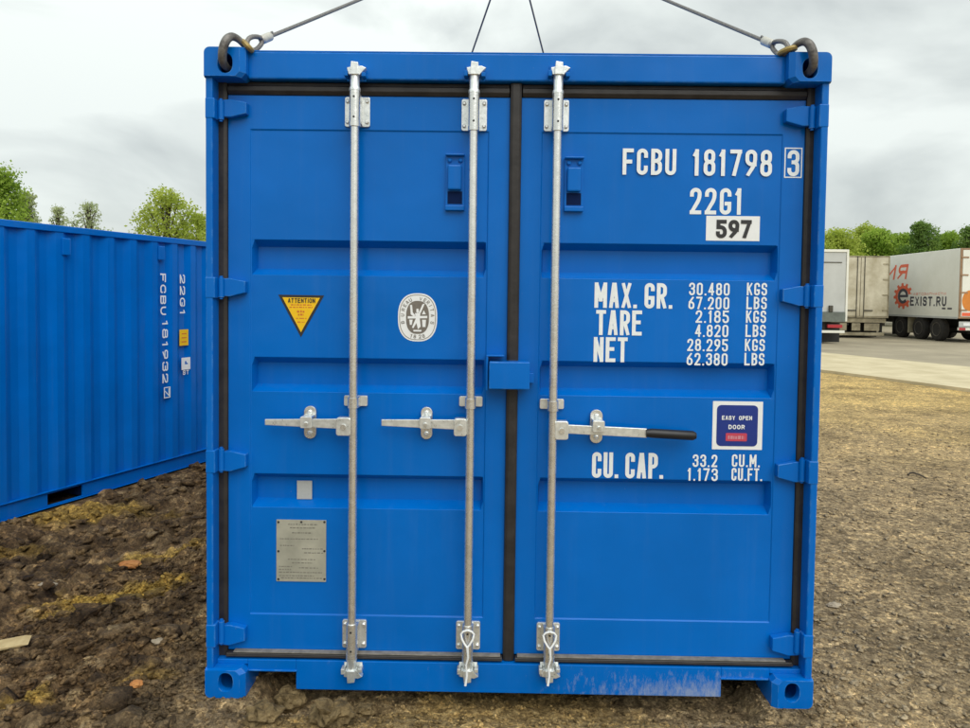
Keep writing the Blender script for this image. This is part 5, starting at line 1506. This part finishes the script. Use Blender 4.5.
# ------------------------------------------------------------------ loose soil, stones, scraps
def lumpy(radius, seed, sub=2, squash=(1, 1, 0.75), rough=0.35):
    bm = bmesh.new(); bmesh.ops.create_icosphere(bm, subdivisions=sub, radius=1.0)
    from mathutils import noise as mn
    off = Vector((seed*3.1, seed*1.7, seed*0.9))
    for v in bm.verts:
        k_ = 1+rough*mn.noise(v.co*1.6+off)+rough*0.6*mn.noise(v.co*3.9+off)
        v.co = Vector((v.co.x*squash[0], v.co.y*squash[1], v.co.z*squash[2]))*k_*radius
    vs = np.array([v.co[:] for v in bm.verts]); fs = np.array([[v.index for v in f.verts] for f in bm.faces]); bm.free()
    return vs, fs
protos = [lumpy(1.0, k_*1.37, 2 if k_ < 6 else 1, (1, 0.6+0.05*(k_ % 5), 0.42+0.05*(k_ % 4)), 0.95) for k_ in range(10)]
def scatter(name, label, n, sampler, smin, smax, power, m_, seed, sink=0.35):
    g_ = np.random.default_rng(seed); AV = []; AF = []; o = 0
    xy = sampler(g_, n); sz = smin*(smax/smin)**(g_.random(len(xy))**power)
    zz = ground_h(xy[:, 0], xy[:, 1])
    for (x, y), s_, z in zip(xy, sz, zz):
        vs, fs = protos[g_.integers(10)]
        a_ = g_.random()*6.28; c, q = math.cos(a_), math.sin(a_); k_ = s_*(0.8+0.4*g_.random(3))
        w = vs*k_; w = np.stack([w[:, 0]*c-w[:, 1]*q, w[:, 0]*q+w[:, 1]*c, w[:, 2]], 1)
        AV.append(w+np.array([x, y, z+s_*sink])); AF.append(fs+o); o += len(vs)
    AV = np.concatenate(AV); AF = np.concatenate(AF)
    me = bpy.data.meshes.new(name); me.vertices.add(len(AV)); me.vertices.foreach_set('co', AV.ravel())
    me.loops.add(AF.size); me.loops.foreach_set('vertex_index', AF.ravel().astype(np.int32))
    me.polygons.add(len(AF)); me.polygons.foreach_set('loop_start', (np.arange(len(AF))*3).astype(np.int32))
    me.update(calc_edges=True); me.materials.append(m_)
    if m_ is M_SOIL:
        me.color_attributes.new('soil', 'FLOAT_COLOR', 'POINT').data.foreach_set('color', soil_attr(AV[:, 0], AV[:, 1]).ravel().astype(np.float32))
    ob = bpy.data.objects.new(name, me); COL.objects.link(ob); tag(ob, label, kind='stuff'); return ob
M_CLOD = mat('dry_clod', (0.060, 0.042, 0.022), 0.95, 0, 0.1, var_col=(0.26, 0.19, 0.095), vscale=26.0, bump=1.0, bscale=45, detail=9, bdist=0.02)
M_GRAVEL = mat('gravel', (0.15, 0.11, 0.062), 0.9, 0, 0.1, var_col=(0.46, 0.37, 0.24), vscale=30.0, bump=0.4, bscale=90, detail=9)
def left_xy(g_, n):
    x = g_.uniform(-5.6, -1.25, n); y = g_.uniform(-0.75, 6.0, n)
    u, v = lc_local(x, y); ok = (u > 1.3)
    return np.stack([x, y], 1)[ok]
def left_near(g_, n):
    return np.stack([g_.uniform(-2.7, -1.25, n), g_.uniform(-0.75, 2.2, n)], 1)
def right_xy(g_, n):
    y = -0.75+7.5*g_.random(n)**1.7; x = 1.25+g_.random(n)*(1.2+y*0.75+1.0)
    return np.stack([x, y], 1)
def front_xy(g_, n):
    x = g_.uniform(-1.3, 1.35, n); y = g_.uniform(-0.65, 0.35, n)
    return np.stack([x, y], 1)
scatter('soil_clods', 'loose clods strewn over the churned soil', 6500, left_xy, 0.008, 0.085, 2.8, M_SOIL, 1, 0.1)
scatter('soil_crumbs', 'fine crumbs of soil on the left', 16000, left_near, 0.003, 0.022, 1.7, M_SOIL, 2)
scatter('gravel', 'small gravel on the graded ground right of the container', 20000, right_xy, 0.0025, 0.018, 3.0, M_GRAVEL, 3)
scatter('gravel', 'small gravel under and before the container sill', 7000, front_xy, 0.003, 0.013, 2.0, M_SOIL, 4)

def on_ground(px, py):
    z = 0.0
    for _ in range(25):
        q = G(px, py, z); z2 = float(ground_h(np.array([q.x]), np.array([q.y]))[0]); z = z*0.4+z2*0.6
    return Vector((q.x, q.y, z2))
def lump(name, label, cat, px, py, wpx, m_, seed, squash=(1, 0.8, 0.7), rough=0.4, group=None, sub=3, lift=0.25):
    q = on_ground(px, py); s_ = wpx/2*((q-CAM).dot(FV))/F_PX
    vs, fs = lumpy(s_, seed, sub, squash, rough)
    me = bpy.data.meshes.new(name); me.from_pydata([tuple(v) for v in vs], [], [tuple(int(i) for i in f) for f in fs])
    me.materials.append(m_); o = bpy.data.objects.new(name, me); COL.objects.link(o)
    o.location = q+Vector((0, 0, s_*lift)); return tag(o, label, cat, group)
gp = 'clods before the sill'
lump('soil_clod', 'round brown soil clod under the notch beside the lower left corner casting', 'clod', 289, 710, 30, M_CLOD, 61, group=gp, squash=(1, .8, .9), lift=0.55)
lump('soil_clod', 'wide brown soil clod right of the round one, below the sill', 'clod', 330, 722, 38, M_CLOD, 62, group=gp, lift=0.4, rough=0.7)
lump('soil_clod', 'small brown clod farthest right of those below the sill', 'clod', 360, 717, 24, M_CLOD, 63, group=gp, lift=0.4, rough=0.7)
lump('soil_clod', 'low brown clod left of the round one, near the corner casting', 'clod', 262, 721, 32, M_CLOD, 64, group=gp, rough=0.7)
M_BRICK = mat('orange_clay', (0.36, 0.13, 0.03), 0.85, var_col=(0.50, 0.23, 0.07), vscale=20, bump=0.5, bscale=50)
M_PALE = mat('pale_stone', (0.36, 0.30, 0.215), 0.8, var=0.15, vscale=20, bump=0.4, bscale=40)
M_WOOD = mat('weathered_wood', (0.36, 0.26, 0.12), 0.8, var_col=(0.52, 0.41, 0.21), vscale=12, bump=0.4, bscale=50)
lump('clay_fragment', 'bright orange clay fragment on the dark soil below the left container', 'clay', 130, 567, 21, M_BRICK, 71, squash=(1, .6, .35))
lump('clay_fragment', 'small orange clay fragment near the bottom left of the churned soil', 'clay', 137, 686, 14, M_BRICK, 72, squash=(1, .7, .5))
lump('stone', 'flat whitish stone on the soil left of the near container', 'stone', 160, 643, 15, M_PALE, 73, squash=(1, .6, .35))
lump('stone', 'flat cream stone chip on the soil above the yellow clay patch', 'stone', 48, 588, 18, M_PALE, 74, squash=(1, .5, .3))
lump('stone', 'flat pale stone beside the right edge of the near container', 'stone', 834, 607, 14, M_PALE, 75, squash=(1, .6, .35))
q = on_ground(8, 647)
mb = MB(); mb.prism_y([(-0.10, -0.006), (0.06, -0.007), (0.10, -0.002), (0.07, 0.006), (-0.10, 0.007)], -0.05, 0.03)
o = mb.build('wood_scrap', M_WOOD, None, bevel=0.003); o.location = q+Vector((0, 0, 0.02)); o.rotation_euler = (0.18, -0.08, 0.35)
tag(o, 'pale splintered wood scrap lying at the left picture edge', 'wood scrap')
a_ = on_ground(908, 476); b_ = on_ground(938, 479.5); pts = [a_.lerp(b_, i/8)+Vector((0, 0, 0.012+0.02*math.sin(i*0.8)))+Vector((0, 0.03*math.sin(i*1.1), 0)) for i in range(9)]
c0 = a_.copy(); o = MB().tube([p-c0 for p in pts], [0.010-0.0007*i for i in range(9)], 7).build('twig', M_BARK, None, smooth=True); o.location = c0
tag(o, 'thin dark bent twig on the gravel at the right', 'twig')
